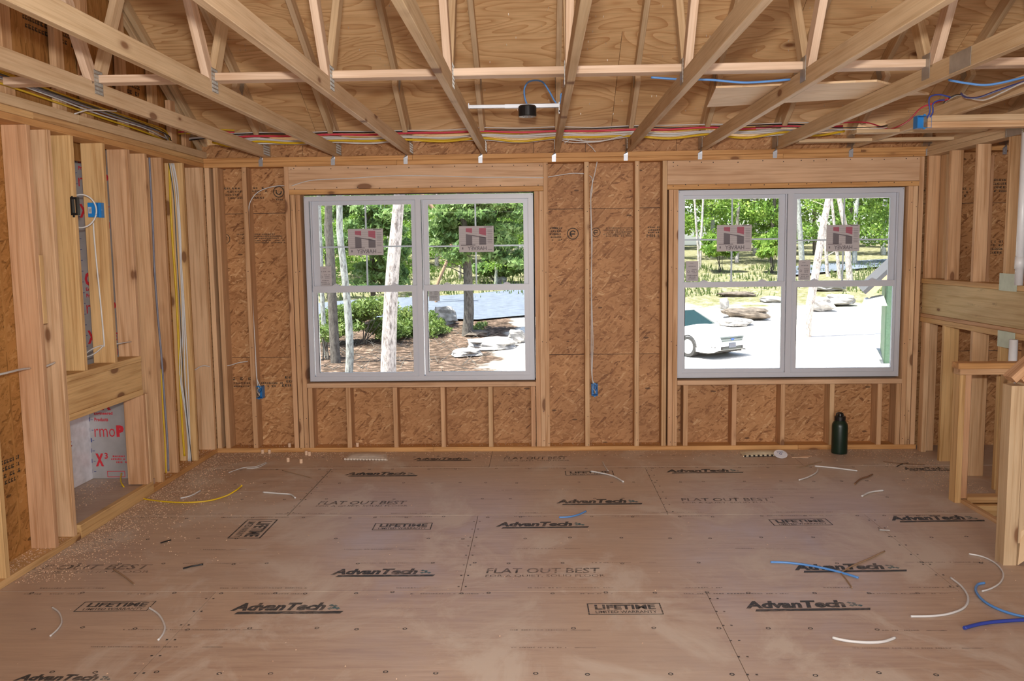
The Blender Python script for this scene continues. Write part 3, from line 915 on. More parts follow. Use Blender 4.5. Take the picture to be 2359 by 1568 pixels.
for i, (w, x0, y0, x1, y1) in enumerate([(w1, 736, 613, 763, 660), (w1, 989, 655, 1013, 693), (w2, 1580, 601, 1609, 648), (w2, 1839, 599, 1867, 646)]):
    a = at(x0, y1, 'Y', .101); b = at(x1, y0, 'Y', .101)
    sw, sh = b.x - a.x, b.z - a.z
    mw = frame((a.x, .1022 if i != 1 else .079, a.z), (1, 0, 0), (0, 0, 1))
    st = MB().box(0, sw, 0, sh, -.0003, .0003).build('paper_label', M_PAPER, w, mw)
    mb = MB(); blur_lines(mb, sw * .12, sh * .08, sw * .9, sh * .34, 3, rnd, .0009); blur_lines(mb, sw * .4, sh * .38, sw * .92, sh * .62, 3, rnd, .0009)
    ring(mb, sw * .2, sh * .48, sw * .1, sw * .03, .0009); blur_lines(mb, sw * .1, sh * .7, sw * .9, sh * .78, 1, rnd, .0009); blur_lines(mb, sw * .3, sh * .86, sw * .6, sh * .91, 1, rnd, .0009)
    mb.build('small_print', M_PGREY, st, mw)

# ---- left wall
wl = empty('wall_left', (XL, 0, 0), kind='structure')
XLo = XL - DS
def lstud(yn, z0=0.039, z1=WH - .001, mat=None, name='stud'):
    return lumber(name, mat or M_STUD, wl, XLo, XL, yn, yn + .038, z0, z1, 'Z')
for yn, m in [(-3.70, M_STUD), (-3.31, M_STUDY), (-2.93, M_STUDY), (-2.475, M_STUD), (-2.278, M_STUD), (-1.075, M_STUD), (-.81, M_STUD), (-.43, M_STUDY), (-.045, M_STUD)]:
    lstud(yn, mat=m)
for y in (-4.1, -4.5, -4.9, -5.3, -5.7, -6.1, -6.5, -6.9, -7.3):
    lstud(y)
for yn in (-2.04, -1.665, -1.33):
    lstud(yn, .992, mat=M_STUDY if yn < -1.5 else M_STUD, name='cripple_stud')
lstud(-1.305, .085, .719, name='trimmer_stud')
lumber('trimmer_stud', M_STUD, wl, XL - .09, XL, -1.255, -1.217, .085, .719, 'Z')
MB().rbox(-.19, .19, -.019, .019, -.02, .02).build('scrap_block', M_STUDY, wl, frame((XL - .02, -2.414, 1.50), (0, 0, 1), (1, 0, 0)))
lumber('header_plate', M_STUDY, wl, XLo, XL, -2.238, -1.296, .953, .991, 'Y')
lumber('header_board', M_STUDY, wl, XLo, XL - .004, -2.238, -1.296, .760, .952, 'Y')
lumber('header_plate', M_STUDY, wl, XLo, XL, -2.238, -1.296, .720, .759, 'Y')
lumber('sole_plate', M_STUDY, wl, XLo, XL, -4.4, -2.20, 0, .038, 'Y')
lumber('sole_plate', M_STUDY, wl, XLo, XL, -7.6, -4.402, 0, .038, 'Y')
lumber('sole_plate', M_PLATE, wl, XLo, XL, -1.22, -.001, 0, .038, 'Y')
lumber('alcove_curb', M_STUDY, wl, XL - .038, XL + .002, -2.198, -1.222, 0, .084, 'Y')
lumber('alcove_plate', M_STUDY, wl, XLo, XL - .04, -2.235, -2.0, .039, .077, 'Y')
for a0, a1 in ((-7.6, -3.2), (-3.198, -1.63), (-1.628, .0)):
    lumber('top_plate', M_PLATE, wl, XLo, XL, a0, a1 - .001, WH, 2.4285, 'Y')
for a0, a1 in ((-7.6, -2.4), (-2.398, -.8), (-.798, .14)):
    lumber('top_plate', M_STUDY, wl, XLo - .01, XL, a0, a1 - .001, 2.4295, 2.467, 'Y')
for a0, a1 in ((-7.6, -1.95), (-1.948, .05)):
    lumber('gable_plate', M_TRUSS, wl, XLo + .05, XL + .012, a0, a1 - .001, 2.468, 2.522, 'Y')
for a0, a1 in ((-7.6, -5.2), (-5.195, -2.756), (-2.75, -2.26)):
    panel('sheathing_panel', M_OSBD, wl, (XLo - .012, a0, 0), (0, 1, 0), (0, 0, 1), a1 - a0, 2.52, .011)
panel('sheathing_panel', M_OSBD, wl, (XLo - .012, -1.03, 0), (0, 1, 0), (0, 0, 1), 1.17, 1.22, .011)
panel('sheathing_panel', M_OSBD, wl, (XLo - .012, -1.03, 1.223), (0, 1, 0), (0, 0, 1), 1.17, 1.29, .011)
for y in (-3.6, -3.0, -2.5, -1.99, -1.68, -1.2, -.73, -.42, -.15):
    top = roof_z(y) - .12
    if top > 2.6:
        lumber('gable_stud', M_STUD, wl, XLo + .045, XLo + .085, y - .045, y + .045, 2.523, top, 'Z')
# gable sheathing and rake boards
mb = MB()
for a0, a1 in ((-4.15, -1.72), (-1.715, .5)):
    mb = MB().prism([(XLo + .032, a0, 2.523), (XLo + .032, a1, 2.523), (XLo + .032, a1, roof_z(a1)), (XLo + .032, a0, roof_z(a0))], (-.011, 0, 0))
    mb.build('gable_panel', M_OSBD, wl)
def rake(x0, x1, off, name, mat, par, y0=-4.2, y1=.25, d=.089):
    c = math.cos(ROOF_A)
    mid = lambda y: Vector(((x0 + x1) / 2, y, roof_z(y) - (off + d / 2) / c))
    return beam(name, mat, par, mid(y0), mid(y1), x1 - x0, d, (1, 0, 0))
rake(XLo + .045, XLo + .083, .002, 'rake_chord', M_TRUSS, wl)
rake(XLo + .09, XLo + .128, .004, 'rake_chord', M_TRUSS, wl, d=.06)
def lstamp(y0, z0, y1, z1, rows, x, seed, par=None):
    mb = MB(); blur_lines(mb, 0, 0, y1 - y0, z1 - z0, rows, random.Random(seed))
    ring(mb, -(z1 - z0) * .7, (z1 - z0) * .5, (z1 - z0) * .45, .01)
    mb.build('printed_stamp', M_INKW, par or wl, frame((x, y0, z0), (0, 1, 0), (0, 0, 1)))
for (y0, z0, y1, z1, r, s) in [(-3.3, 1.25, -3.05, 1.45, 4, 1), (-2.72, .45, -2.52, .60, 4, 2), (-3.35, 1.7, -3.0, 1.82, 3, 3), (-.30, 1.03, -.12, 1.13, 3, 4), (-.3, .8, -.1, .9, 3, 5)]:
    lstamp(y0, z0, y1, z1, r, XLo - .0005, s)
for (y0, z0, y1, z1, r, s) in [(-2.35, 2.95, -1.55, 3.08, 3, 6), (-1.35, 2.75, -.85, 2.90, 3, 7), (-3.0, 3.0, -2.5, 3.12, 3, 8)]:
    lstamp(y0, z0, y1, z1, r, XLo + .0335, s)
mb = MB().box(XLo - .020, XLo - .014, -7.6, -2.26, -.1, 2.52).box(XLo - .020, XLo - .014, -1.05, .158, -.1, 2.52)
mb.box(XLo + .012, XLo + .018, -8.2, .3, 2.523, 2.60)
mb.box(-3.34, -3.28, -2.62, -1.02, -.1, 2.55).box(-3.34, XLo - .013, -1.094, -1.06, -.1, 2.55).box(-3.34, XLo - .013, -2.62, -2.575, -.1, 2.55).box(-3.34, XLo - .013, -2.6, -1.06, 2.475, 2.55).box(-3.34, XLo - .013, -2.6, -1.06, -.1, .035)
mb.build('light_seal', M_DARKGAP, wl)  # unseen sheets added to stop light leaks at the left wall and alcove
# alcove: foil-faced insulation box beyond the opening
AX, AY = -3.25, -1.11
alc = wl
pf = panel('foil_board', M_FOIL, alc, (AX, AY + .001, .08), (1, 0, 0), (0, 0, 1), 0.355, 2.36, .012)
pw = panel('foil_board', M_FOILW, alc, (AX - .0, -2.55, .08), (0, 1, 0), (0, 0, 1), 1.44, 2.36, .012)
MB().box(AX - .02, XL - .039, -2.235, AY, .04, .078).build('alcove_floor', M_FLOOR, alc)
MB().box(AX - .03, XLo - .0, -2.56, AY, 2.44, 2.47).build('alcove_top', M_OSBD, alc)
MB().box(AX, XLo, -2.57, -2.552, .08, 2.44).build('alcove_end', M_OSBD, alc)
mb = MB()
for k, zb in enumerate((-.045, .845, 1.735)):
    put_text(mb, 'OX', .045, zb + .625, .13, .10, bold=.06, mi=0)
    put_text(mb, 'Engineered', .05, zb + .585, .135, .030, bold=.03)
    put_text(mb, 'Products', .05, zb + .545, .10, .027, bold=.03)
    put_text(mb, 'rmo', .045, zb + .430, .15, .062, bold=-.005)
    put_text(mb, 'P', .205, zb + .430, .055, .085, bold=.07)
    put_text(mb, 'X', .040, zb + .215, .060, .095, bold=.06)
    put_text(mb, '3', .108, zb + .270, .024, .045, bold=.03)
    blur_lines(mb, .15, zb + .235, .33, zb + .30, 3, rnd)
    outline(mb, .12, zb + .135, .25, zb + .18, .004)
mb.build('printed_lettering', M_REDINK, pf, frame((AX, AY - .0118, 0), (1, 0, 0), (0, 0, 1)))
mb = MB()
for i in range(30):
    z = .12 + i * .076
    rect(mb, .006 + rnd.random() * .01, z, .012 + rnd.random() * .012, z + .03)
    rect(mb, .020 + rnd.random() * .01, z + .01, .040, z + .014)
mb.build('edge_marks', M_BLUEINK, pf, frame((AX, AY - .0118, 0), (1, 0, 0), (0, 0, 1)))
mb = MB()
for zb in (.3, .7, 1.3, 1.9):
    blur_lines(mb, 0, 0 + zb, .13, zb + .12, 4, rnd)
mb.build('printed_lettering', M_REDINK, pw, frame((AX + .0128, -1.50, 0), (0, 1, 0), (0, 0, 1)))

# ---- right wall (stair side)
wr = empty('wall_right', (XR, 0, 0), kind='structure')
for y in (-.05, -.425, -.822, -1.255, -1.65):
    lumber('stud', M_STUD, wr, XR, XR + .092, y, y + .038, 1.416, WH - .001, 'Z')
lumber('stud', M_STUD, wr, XR + .093, XR + .131, -.14, -.05, 1.416, WH - .001, 'Z')
for y in (-.06, -.42, -.86, -1.235, -1.62):
    lumber('stud', M_STUDY if y in (-.42, -1.235) else M_STUD, wr, XR, XR + .115, y, y + .038, .0 if y < -1 else .0, 1.061, 'Z')
lumber('stud', M_STUD, wr, XR - .003, XR + .035, -.105, -.062, .0, 1.061, 'Z')
for z0, z1, m, x0, n in [(WH, 2.4285, M_TRUSS, 0, 'top_plate'), (2.4295, TOPZ, M_TRUSS, .001, 'top_plate'), (1.377, 1.414, M_STUDY, -.004, 'bottom_plate'), (1.103, 1.130, M_STUD, -.003, 'top_plate'), (1.062, 1.102, M_STUDY, -.003, 'top_plate')]:
    lumber(n, m, wr, XR + x0, XR + .115, -1.9, -.001, z0, z1, 'Y')
lumber('rim_board', M_RIM, wr, XR + .006, XR + .05, -1.9, -.001, 1.131, 1.376, 'Y')
for (x0, y0, x1, y1) in [(2303, 629, 2342, 672), (2299, 760, 2337, 805), (2316, 303, 2356, 330)]:
    a = at(x0, y0, 'X', XR - .006); b = at(x1, y1, 'X', XR - .006)
    ya, yb, za, zb = min(a.y, b.y), max(a.y, b.y), min(a.z, b.z), max(a.z, b.z)
    if y0 < 400: za, zb = 2.385, 2.472
    g = MB().box(XR - .007, XR - .0055, ya, yb, za, zb)
    for sy in (ya + .012, yb - .012):
        for k in range(4): g.box(XR - .0085, XR - .007, sy - .003, sy + .003, za + .01 + k * .012, za + .016 + k * .012)
    g.build('nail_guard_plate', M_PLATEG if y0 > 400 else M_GALV, wr)
# stair hall beyond
for z0, z1 in ((-1.2, .0), (0.0, 1.219), (1.222, 2.55)):
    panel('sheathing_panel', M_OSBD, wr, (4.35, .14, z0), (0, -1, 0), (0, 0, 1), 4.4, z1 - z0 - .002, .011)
for y in (-.20, -.62, -1.03, -1.43, -1.84, -2.25, -2.65, -3.05):
    lumber('stud', M_STUD, wr, 4.20, 4.34, y, y + .038, 0, 2.45, 'Z')
mb = MB()
for (x, z, s) in [(3.30, 2.02, 0), (3.30, 1.55, 1), (3.70, 2.1, 2), (3.70, 1.6, 3)]:
    blur_lines(mb, x, z, x + .14, z + .12, 4, random.Random(40 + s))
mb.build('printed_stamp', M_INKW, wb, frame((0, .1385, 0), (1, 0, 0), (0, 0, 1)))
lumber('stair_header', M_STUDY, wr, 2.80, 4.2, -1.60, -1.562, -.24, .0, 'X')
lumber('floor_edge_board', M_STUD, wr, 2.752, 2.788, -2.58, -1.52, -.02, .022, 'Y')
lumber('floor_edge_board', M_STUDY, wr, 2.79, 2.82, -2.58, -1.60, -.20, .0, 'Y')
MB().box(2.79, 4.34, -3.2, -1.6, -1.35, -1.30).build('stair_well_floor', M_OSBD, wr)
MB().box(2.755, 2.785, -4.4, -1.6, -1.35, -.03).box(2.785, 4.36, -4.40, -4.36, -1.35, 0).box(2.785, 4.36, -4.36, -3.2, -1.35, -1.30).box(4.352, 4.37, -4.4, .15, -1.35, -1.15).box(2.785, 4.36, -1.6, -1.56, -1.35, -.24).build('stair_well_lining', M_OSBD, wr)
# plates that carry the trusses over the stair opening
lumber('opening_plate', M_STUD, wr, 2.375, 4.2, -1.70, -1.61, WH, 2.4285, 'X')
lumber('opening_plate', M_TRUSS, wr, 2.375, 4.2, -1.70, -1.61, 2.4295, TOPZ, 'X')
for y in (-.42, -.92):
    lumber('backing_board', M_TRUSS, wr, 1.98 + (.25 if y < -.5 else 0), 3.6, y, y + .089, 2.468, 2.492, 'X')

# ---- rear half of the room behind the photographer
wf = empty('wall_front', (0, -11.2, 0), kind='structure')
MB().box(-3.0, 4.4, -11.3, -11.2, 0, 2.5).build('sheathing_panel', M_OSBD, wf)
MB().box(-2.9, 4.4, -11.2, -8.0, -.03, 0).build('rear_floor_panel', M_FLOOR, floor)
MB().box(-2.92, -2.9, -11.2, -7.6, 0, 2.47).build('rear_sheathing_panel', M_OSBD, wl)
MB().box(4.35, 4.37, -11.2, -4.3, 0, 2.5).build('rear_sheathing_panel', M_OSBD, wr)

# ---- ceiling: roof sheathing on both slopes
ceil = empty('ceiling', (0, -4.05, 4.9), kind='structure')
cR, sR = math.cos(ROOF_A), math.sin(ROOF_A)
vdir = Vector((0, -cR, sR))
# first row starts at the eave, its joint lies .94 m up from the wall
s0 = -.945 / 1.0
rows_s = [(-.62, -.285), (-.282, .943), (.946, 2.165), (2.168, 3.387), (3.39, 4.72)]
for k, (a0, a1) in enumerate(rows_s):
    x = -3.05 - (1.22 if k % 2 else 0)
    while x < 4.9:
        xa, xb = max(x, -3.05), min(x + 2.437, 4.8)
        if xb - xa > .05:
            o = Vector((xb, a0 * -cR, roof_z(0) + a0 * sR))
            panel('plywood_panel', M_PLY, ceil, o, (-1, 0, 0), vdir, xb - xa, a1 - a0, .0125)
        x += 2.44
for k in range(5):        # front slope, out of view
    a0, a1 = k * 1.0 - .6, k * 1.0 + .398
    o = Vector((4.8, -8.15 - a0 * 0 + a0 * cR, roof_z(0) + a0 * sR))
    panel('plywood_panel', M_PLY, ceil, o, (-1, 0, 0), (0, cR, sR), 7.85, a1 - a0, .0125)
roof_seal = MB().prism([(-3.1, .62, roof_z(.62) + .03), (-3.1, -4.1, roof_z(-4.1) + .03), (-3.1, -8.8, roof_z(.62) + .03), (-3.1, -8.8, roof_z(.62) + .05), (-3.1, -4.1, roof_z(-4.1) + .07), (-3.1, .62, roof_z(.62) + .05)], (7.95, 0, 0))
roof_seal.build('roof_light_seal', M_DARKGAP, ceil)  # unseen cover added to block light leaking between the plywood sheets
for xg, par in ((-3.02, wl), (4.40, wr)):
    MB().prism([(xg, .14, 2.3), (xg, .14, roof_z(.14) + .02), (xg, -4.1, roof_z(-4.1) + .02), (xg, -8.4, roof_z(.14) + .1), (xg, -11.3, 2.62), (xg, -11.3, 2.3)], (.02, 0, 0)).build('gable_closure', M_OSBD, par)  # gable ends closed off, added to keep the sun from leaking in
MB().box(-3.05, 4.8, -11.3, -8.1, 2.60, 2.62).build('rear_ceiling_panel', M_PLY, ceil)
# nails through the sheathing and clips in its joints
mb = MB(); clip = MB()
for i in range(260):
    x = rnd.uniform(-2.6, 4.2); s = rnd.uniform(0, 1.9)
    p = Vector((x, -s * cR, roof_z(0) + s * sR))
    mb.cyl(p, p + Vector((rnd.uniform(-.003, .003), rnd.uniform(-.003, .003), -.014)), .0016, .0008, n=4)
tag(mb.build('nail_tips', M_GALV, ceil), kind='stuff')

# ---- trusses
TX = [-2.245, -1.648, -1.050, -.438, .160, .742, 1.340, 1.940, 2.545, 3.155, 3.76]
places = ['leftmost roof truss, nearest the gable wall', 'second roof truss from the left, crossing above the left window corner',
          'third roof truss from the left, over the left window', 'fourth roof truss from the left, holding the left end of the metal bar',
          'fifth roof truss from the left, holding the right end of the metal bar', 'sixth roof truss from the left, between the two windows',
          'seventh roof truss from the left, over the left edge of the right window', 'eighth roof truss, spliced with a steel plate, over the right window',
          'ninth roof truss, beside the blue box and stair opening plates', 'tenth roof truss, over the stair wall at the right', 'farthest right roof truss, over the stair hall']
def nail_plate(par, x, y, z, w, h, a=0.0):
    """toothed steel plate lying in the truss's plane on its camera-side face"""
    mb = MB().box(-w / 2, w / 2, -h / 2, h / 2, 0, .0012)
    n = int(w / .011)
    for i in range(n):
        xx = -w / 2 + (i + .5) * w / n
        for j in range(int(h / .02)):
            yy = -h / 2 + (j + .5) * .02
            mb.box(xx - .0022, xx + .0022, yy - .006, yy + .006, .0012, .0028)
    m = frame((x, y, z), (0, math.cos(a), math.sin(a)), (0, -math.sin(a), math.cos(a)))
    return mb.build('nail_plate', M_GALV, par, m)
for i, x in enumerate(TX):
    t = empty('roof_truss', (x, 0, TOPZ), 'pale pine ' + places[i], 'truss', 'roof trusses across the room')
    hw = .019
    lumber('bottom_chord', M_TRUSS, t, x - hw, x + hw, -8.2, .138, TOPZ + .0005, 2.556, 'Y')
    c = cR
    mid = lambda y: Vector((x, y, roof_z(y) - (.0465) / c))
    beam('top_chord', M_TRUSS, t, mid(-4.15), mid(.60), .038, .089, (1, 0, 0))
    # heel slider under the top chord
    mid2 = lambda y: Vector((x, y, roof_z(y) - (.137) / c))
    beam('slider_block', M_TRUSS, t, mid2(-.62), mid2(-.15), .0375, .088, (1, 0, 0))
    jy = -2.70
    beam('web_member', M_WHITEW, t, (x, jy - .03, 2.557), (x, -4.03, 4.72), .038, .075, (1, 0, 0))
    beam('web_member', M_TRUSS, t, (x, jy + .03, 2.557), (x, -2.03, 3.74), .0375, .075, (1, 0, 0))
    side = x + hw + .0005 if x < 0.1 else x - hw - .0035
    if x < 0.1:
        nail_plate(t, side, jy, 2.555, .085, .12)
    else:
        nail_plate(t, side, jy, 2.555, .085, .12)
    nail_plate(t, side, .02, 2.53, .16, .09)
    nail_plate(t, side, -.52, roof_z(-.52) - .10, .07, .11, -ROOF_A)
    if i == 7: nail_plate(t, side, -3.05, 2.512, .20, .082)
    if i == 9: nail_plate(t, side, -2.2, 2.512, .20, .082)
    # twisted hurricane tie: from the chord's side down onto the plates
    hx = x - .021
    tie = MB()
    tie.add([(hx - .001, -.030, 2.520), (hx - .001, .010, 2.520), (hx - .001, .006, 2.470), (hx - .001, -.018, 2.470),
             (hx - .006, -.008, 2.462), (hx + .012, -.004, 2.462), (hx - .022, -.003, 2.445), (hx + .012, -.003, 2.445), (hx - .022, -.003, 2.395), (hx + .010, -.003, 2.395)],
            [(0, 1, 2, 3), (3, 2, 5, 4), (4, 5, 7, 6), (6, 7, 9, 8)])
    tie.add([(hx - .004, -.032, 2.520), (hx - .004, .008, 2.520), (hx - .004, .004, 2.470), (hx - .004, -.020, 2.470),
             (hx - .008, -.014, 2.460), (hx + .010, -.008, 2.460), (hx - .022, -.006, 2.443), (hx + .012, -.006, 2.443), (hx - .022, -.006, 2.395), (hx + .010, -.006, 2.395)],
            [(3, 2, 1, 0), (4, 5, 2, 3), (6, 7, 5, 4), (8, 9, 7, 6)])
    for k in range(3): tie.cyl((hx - .008 + .006 * (k % 2), -.006, 2.405 + k * .014), (hx - .008 + .006 * (k % 2), -.010, 2.405 + k * .014), .0042, n=7)
    tie.build('hurricane_tie', M_BRIGHT, t)

# lateral brace laid over the bottom chords
br = empty('bracing_board', (0, -2.66, 2.557), 'long pale two-by-four laid flat across the tops of the bottom chords', 'board')
lumber('board', M_WHITEW, br, -2.72, .165, -2.70, -2.611, 2.5565, 2.5945, 'X')
lumber('board', M_WHITEW, br, .166, 1.52, -2.70, -2.611, 2.5565, 2.5945, 'X')
lumber('board', M_WHITEW, br, 1.521, 4.3, -2.70, -2.611, 2.5565, 2.5945, 'X')

def at_z(px, py, z): return at(px, py, 'Z', z)
q = [at_z(1628, 247, 2.558), at_z(2140, 218, 2.558), at_z(2020, 188, 2.558), at_z(1649, 203, 2.558)]
o = MB().prism([p for p in q], (0, 0, .011)).build('plywood_scrap', M_PLYP)
tag(o, 'pale plywood offcut lying across the truss chords behind the bracing board', 'board')

# ================================================================ WIRING
def cable(pts, r, mat, label, name='cable', cat='cable', n=7, sub=6, group=None):
    o = MB().tube(pts, r, n, sub).build(name, mat, smooth=True)
    return tag(o, label, cat, group)

def bundle_line(seed, ybase, zbase, x0=-2.6, x1=2.4, sag=.03, dz=.0):
    r = random.Random(seed)
    pts, xs = [], sorted([x0] + [x for x in TX if x0 < x < x1] + [x1])
    for k, x in enumerate(xs):
        pts.append((x, ybase + r.uniform(-.012, .012), max(2.563, zbase + dz * (x - x0) + r.uniform(-.004, .006))))
        if k < len(xs) - 1:
            pts.append(((x + xs[k + 1]) / 2, ybase + r.uniform(-.02, .02), zbase + dz * (x - x0) - r.uniform(0, sag)))
    return pts
bund = [
    (M_WHITECAB, 1, -.13, 2.652, .012, 'thin white cable along the top of the bundle above the windows', .0045),
    (M_BLACKCAB, 2, -.12, 2.640, .012, 'thin black cable in the bundle running over the truss heels', .0045),
    (M_REDCAB, 3, -.15, 2.624, .014, 'red cable in the bundle running over the truss heels', .0085),
    (M_YELCAB, 4, -.12, 2.602, .034, 'yellow cable sagging behind the red one in the bundle', .0085),
    (M_YELCAB, 5, -.18, 2.570, .034, 'yellow cable along the bottom front of the bundle', .0090),
    (M_WHITECAB, 6, -.15, 2.598, .030, 'thick white cable in the middle of the bundle under the red one', .0085),
    (M_WHITECAB, 7, -.165, 2.585, .024, 'white cable beside the lower yellow one in the bundle', .0070),
    (M_WHITECAB, 8, -.10, 2.568, .030, 'white cable hanging lowest at the back of the bundle', .0060),
    (M_YELCAB, 9, -.10, 2.628, .016, 'yellow cable high at the back of the bundle, near the plywood', .0065),
]
for m, sd, yb, zb, sag, lab, r in bund:
    cable(bundle_line(sd, yb, zb, sag=sag), r, m, lab)
# loose white loop near the fifth truss
P = lambda x, y, yy: at(x, y, 'Y', yy)
cable([P(1290, 322, -.2), P(1320, 328, -.22), P(1380, 326, -.22), P(1430, 314, -.2), P(1470, 302, -.16)], .004, M_WHITECAB, 'white cable drooping in front of the sheathing right of the metal bar')
cable([P(1300, 330, -.1), P(1320, 318, -.1), P(1340, 322, -.08), P(1362, 338, -.03), P(1372, 350, -.02)], .003, M_WHITECAB, 'thin white cable dropping from the bundle to the top plate')
# cables above the left wall
lc = [(M_YELCAB, 0, .0065), (M_WHITECAB, .022, .005), (M_YELCAB, .045, .006), (M_GREYCAB, .03, .0055), (M_WHITECAB, .05, .005), (M_YELCAB, .06, .006), (M_BLACKCAB, .035, .004)]
nm = {M_YELCAB.name: 'yellow', M_WHITECAB.name: 'white', M_GREYCAB.name: 'grey', M_BLACKCAB.name: 'black'}
for k, (m, dz, r) in enumerate(lc):
    rr = random.Random(20 + k)
    pts = []
    for y, z, dx in ((-3.6, 2.60, 0), (-2.9, 2.585, 0), (-2.2, 2.572, 0), (-1.6, 2.555, .01), (-1.05, 2.545, .02), (-.70, 2.545, .0), (-.5, 2.545, -.05), (-.38, 2.535, -.07), (-.30, 2.47, -.075)):
        pts.append((XL - .045 + dx + .012 * k % .04 + rr.uniform(-.008, .008), y + rr.uniform(-.02, .02) + k * .006, z + dz * (1 if y < -.6 else .4) + rr.uniform(-.008, .008)))
    cable(pts, r, m, '%s cable number %s from the front lying on top of the left wall plates' % (nm[m.name], ['one', 'two', 'three', 'four', 'five', 'six', 'seven'][k]), group='cables on the left wall plate')
cable([at(172, 262, 'X', -2.70), at(200, 254, 'X', -2.68), at(230, 254, 'X', -2.66), at(268, 256, 'X', -2.62)], .004, M_WHITECAB, 'white cable end sticking up above the left top plate')
for k, (m, c0) in enumerate([(M_YELCAB, 'yellow'), (M_REDCAB, 'red'), (M_YELCAB, 'second yellow')]):
    cable([at(363 + 3 * k, 319, 'Y', -.30), at(385, 305 + 2 * k, 'Y', -.25), at(415, 300 + 4 * k, 'Y', -.2), at(470, 297 + 5 * k, 'Y', -.16), at(540, 300 + 5 * k, 'Y', -.13)], .0055, m,
          '%s cable rising out of the left corner into the bundle' % c0)
for k in range(3):
    cable([at(407 + 4 * k, 331, 'Y', -.10), at(430, 324 - 2 * k, 'Y', -.12), at(460, 320 - 2 * k, 'Y', -.14), at(560, 312, 'Y', -.14)], .0045, (M_BLACKCAB, M_WHITECAB, M_WHITECAB)[k],
          ['black', 'upper white', 'lower white'][k] + ' cable bending over the corner of the top plates')
# blue and other cables at the right
cable([at(1500, 178, 'Y', -2.5), at(1560, 182, 'Y', -2.5), at(1640, 184, 'Y', -2.5), at(1720, 190, 'Y', -2.5), at(1820, 183, 'Y', -2.5)], .006, M_BLUECAB, 'blue cable slung just behind the bracing board, over the right window')
cable([at(2185, 184, 'Y', -2.5), at(2230, 192, 'Y', -2.55), at(2280, 195, 'Y', -2.6), at(2359, 178, 'Y', -2.7), at(2420, 160, 'Y', -2.8)], .006, M_BLUECAB, 'blue cable sagging at the top right, above the stair opening')
cable([at(2214, 215, 'Y', -2.0), at(2225, 224, 'Y', -2.1), at(2255, 224, 'Y', -2.3), at(2300, 208, 'Y', -2.55), at(2359, 188, 'Y', -2.8), at(2420, 170, 'Y', -3.0)], .0055, M_BLUEDK, 'dark blue cable looping over the ninth truss at the right edge')
cable([at(2218, 216, 'Y', -2.02), at(2240, 227, 'Y', -2.2), at(2270, 229, 'Y', -2.4), at(2310, 212, 'Y', -2.6), at(2359, 190, 'Y', -2.82), at(2420, 176, 'Y', -3.0)], .0045, M_WHITECAB, 'white cable hanging below the dark blue one at the right edge')
bk = [(1740, 292), (1860, 293), (1960, 294), (2040, 290), (2070, 277), (2140, 260), (2165, 250), (2178, 232), (2200, 219), (2215, 218)]
cable([at(x, y, 'Y', -.3 - .13 * i) for i, (x, y) in enumerate(bk)], .0035, M_BLACKCAB, 'black cable climbing from the bundle to the blue box')
cable([at(x + 2, y + 5 - i * .4, 'Y', -.3 - .13 * i) for i, (x, y) in enumerate(bk)], .0038, M_WHITECAB, 'white cable climbing beside the black one to the blue box')
cable([at(x, y, 'Y', yy) for x, y, yy in [(1900, 286, -.3), (1985, 281, -.4), (2030, 292, -.6), (2052, 297, -.8), (2090, 280, -1.1), (2120, 250, -1.3), (2150, 238, -1.4), (2185, 228, -1.5)]], .005, M_REDCAB, 'red cable dipping in front of the ninth truss near the blue box')
cable([at(x, y, 'Y', -1.70) for x, y in [(2136, 272), (2142, 256), (2140, 235), (2144, 222), (2165, 218), (2190, 224)]], .0045, M_BLUEDK, 'dark blue cable looping high out of the blue box at the stair plates')
cable([at(x, y, 'Y', -1.70) for x, y in [(2142, 270), (2149, 258), (2149, 240), (2160, 232), (2176, 230)]], .0045, M_BLUEDK, 'short dark blue cable looping low out of the blue box at the stair plates')

def gang_box(label, px, py, plane, val, w, h, d, mat=M_BLUEBOX, facing='Y', wires=True):
    c = at(px, py, plane, val)
    t = empty('outlet_box', c, label, 'outlet box', None)
    if facing == 'Y': m = frame(c, (1, 0, 0), (0, 0, 1))   # local z -> -y (into room)
    else: m = frame(c, (0, 1, 0), (0, 0, 1))                # local z -> +x
    b = MB()
    th = .003
    b.box(-w/2, w/2, -h/2, -h/2 + th, -d, 0).box(-w/2, w/2, h/2 - th, h/2, -d, 0)
    b.box(-w/2, -w/2 + th, -h/2 + th, h/2 - th, -d, 0).box(w/2 - th, w/2, -h/2 + th, h/2 - th, -d, 0)
    b.box(-w/2 + th, w/2 - th, -h/2 + th, h/2 - th, -d, -d + th)
    b.box(-.006, .006, -h/2 - .008, -h/2, -.006, 0).box(-.006, .006, h/2, h/2 + .008, -.006, 0)
    b.build('box_body', mat, t, m)
    if wires:
        for k, (mm, s) in enumerate(((M_WHITECAB, -1), (M_BLACKCAB, 1), (M_COPPER, 0))):
            MB().tube([(s * w * .2, h * .35, -d * .7), (s * w * .28, h * .1, -.01), (-s * w * .15, -h * .15, .004), (s * w * .1, -h * .33, -.008), (0, 0, -.02)], .0022, 5).build('wire', mm, t, m, smooth=True)
    return t
gang_box('blue outlet box on the stud left of the left window', 596, 904, 'Y', .004, .058, .100, .070)
gang_box('blue outlet box on the stud between the two windows', 1370, 898, 'Y', .004, .052, .100, .070)
gang_box('small square blue box at the end of the stair opening plates, under the trusses', 2130, 280, 'Y', -1.70, .085, .075, .06, wires=False)
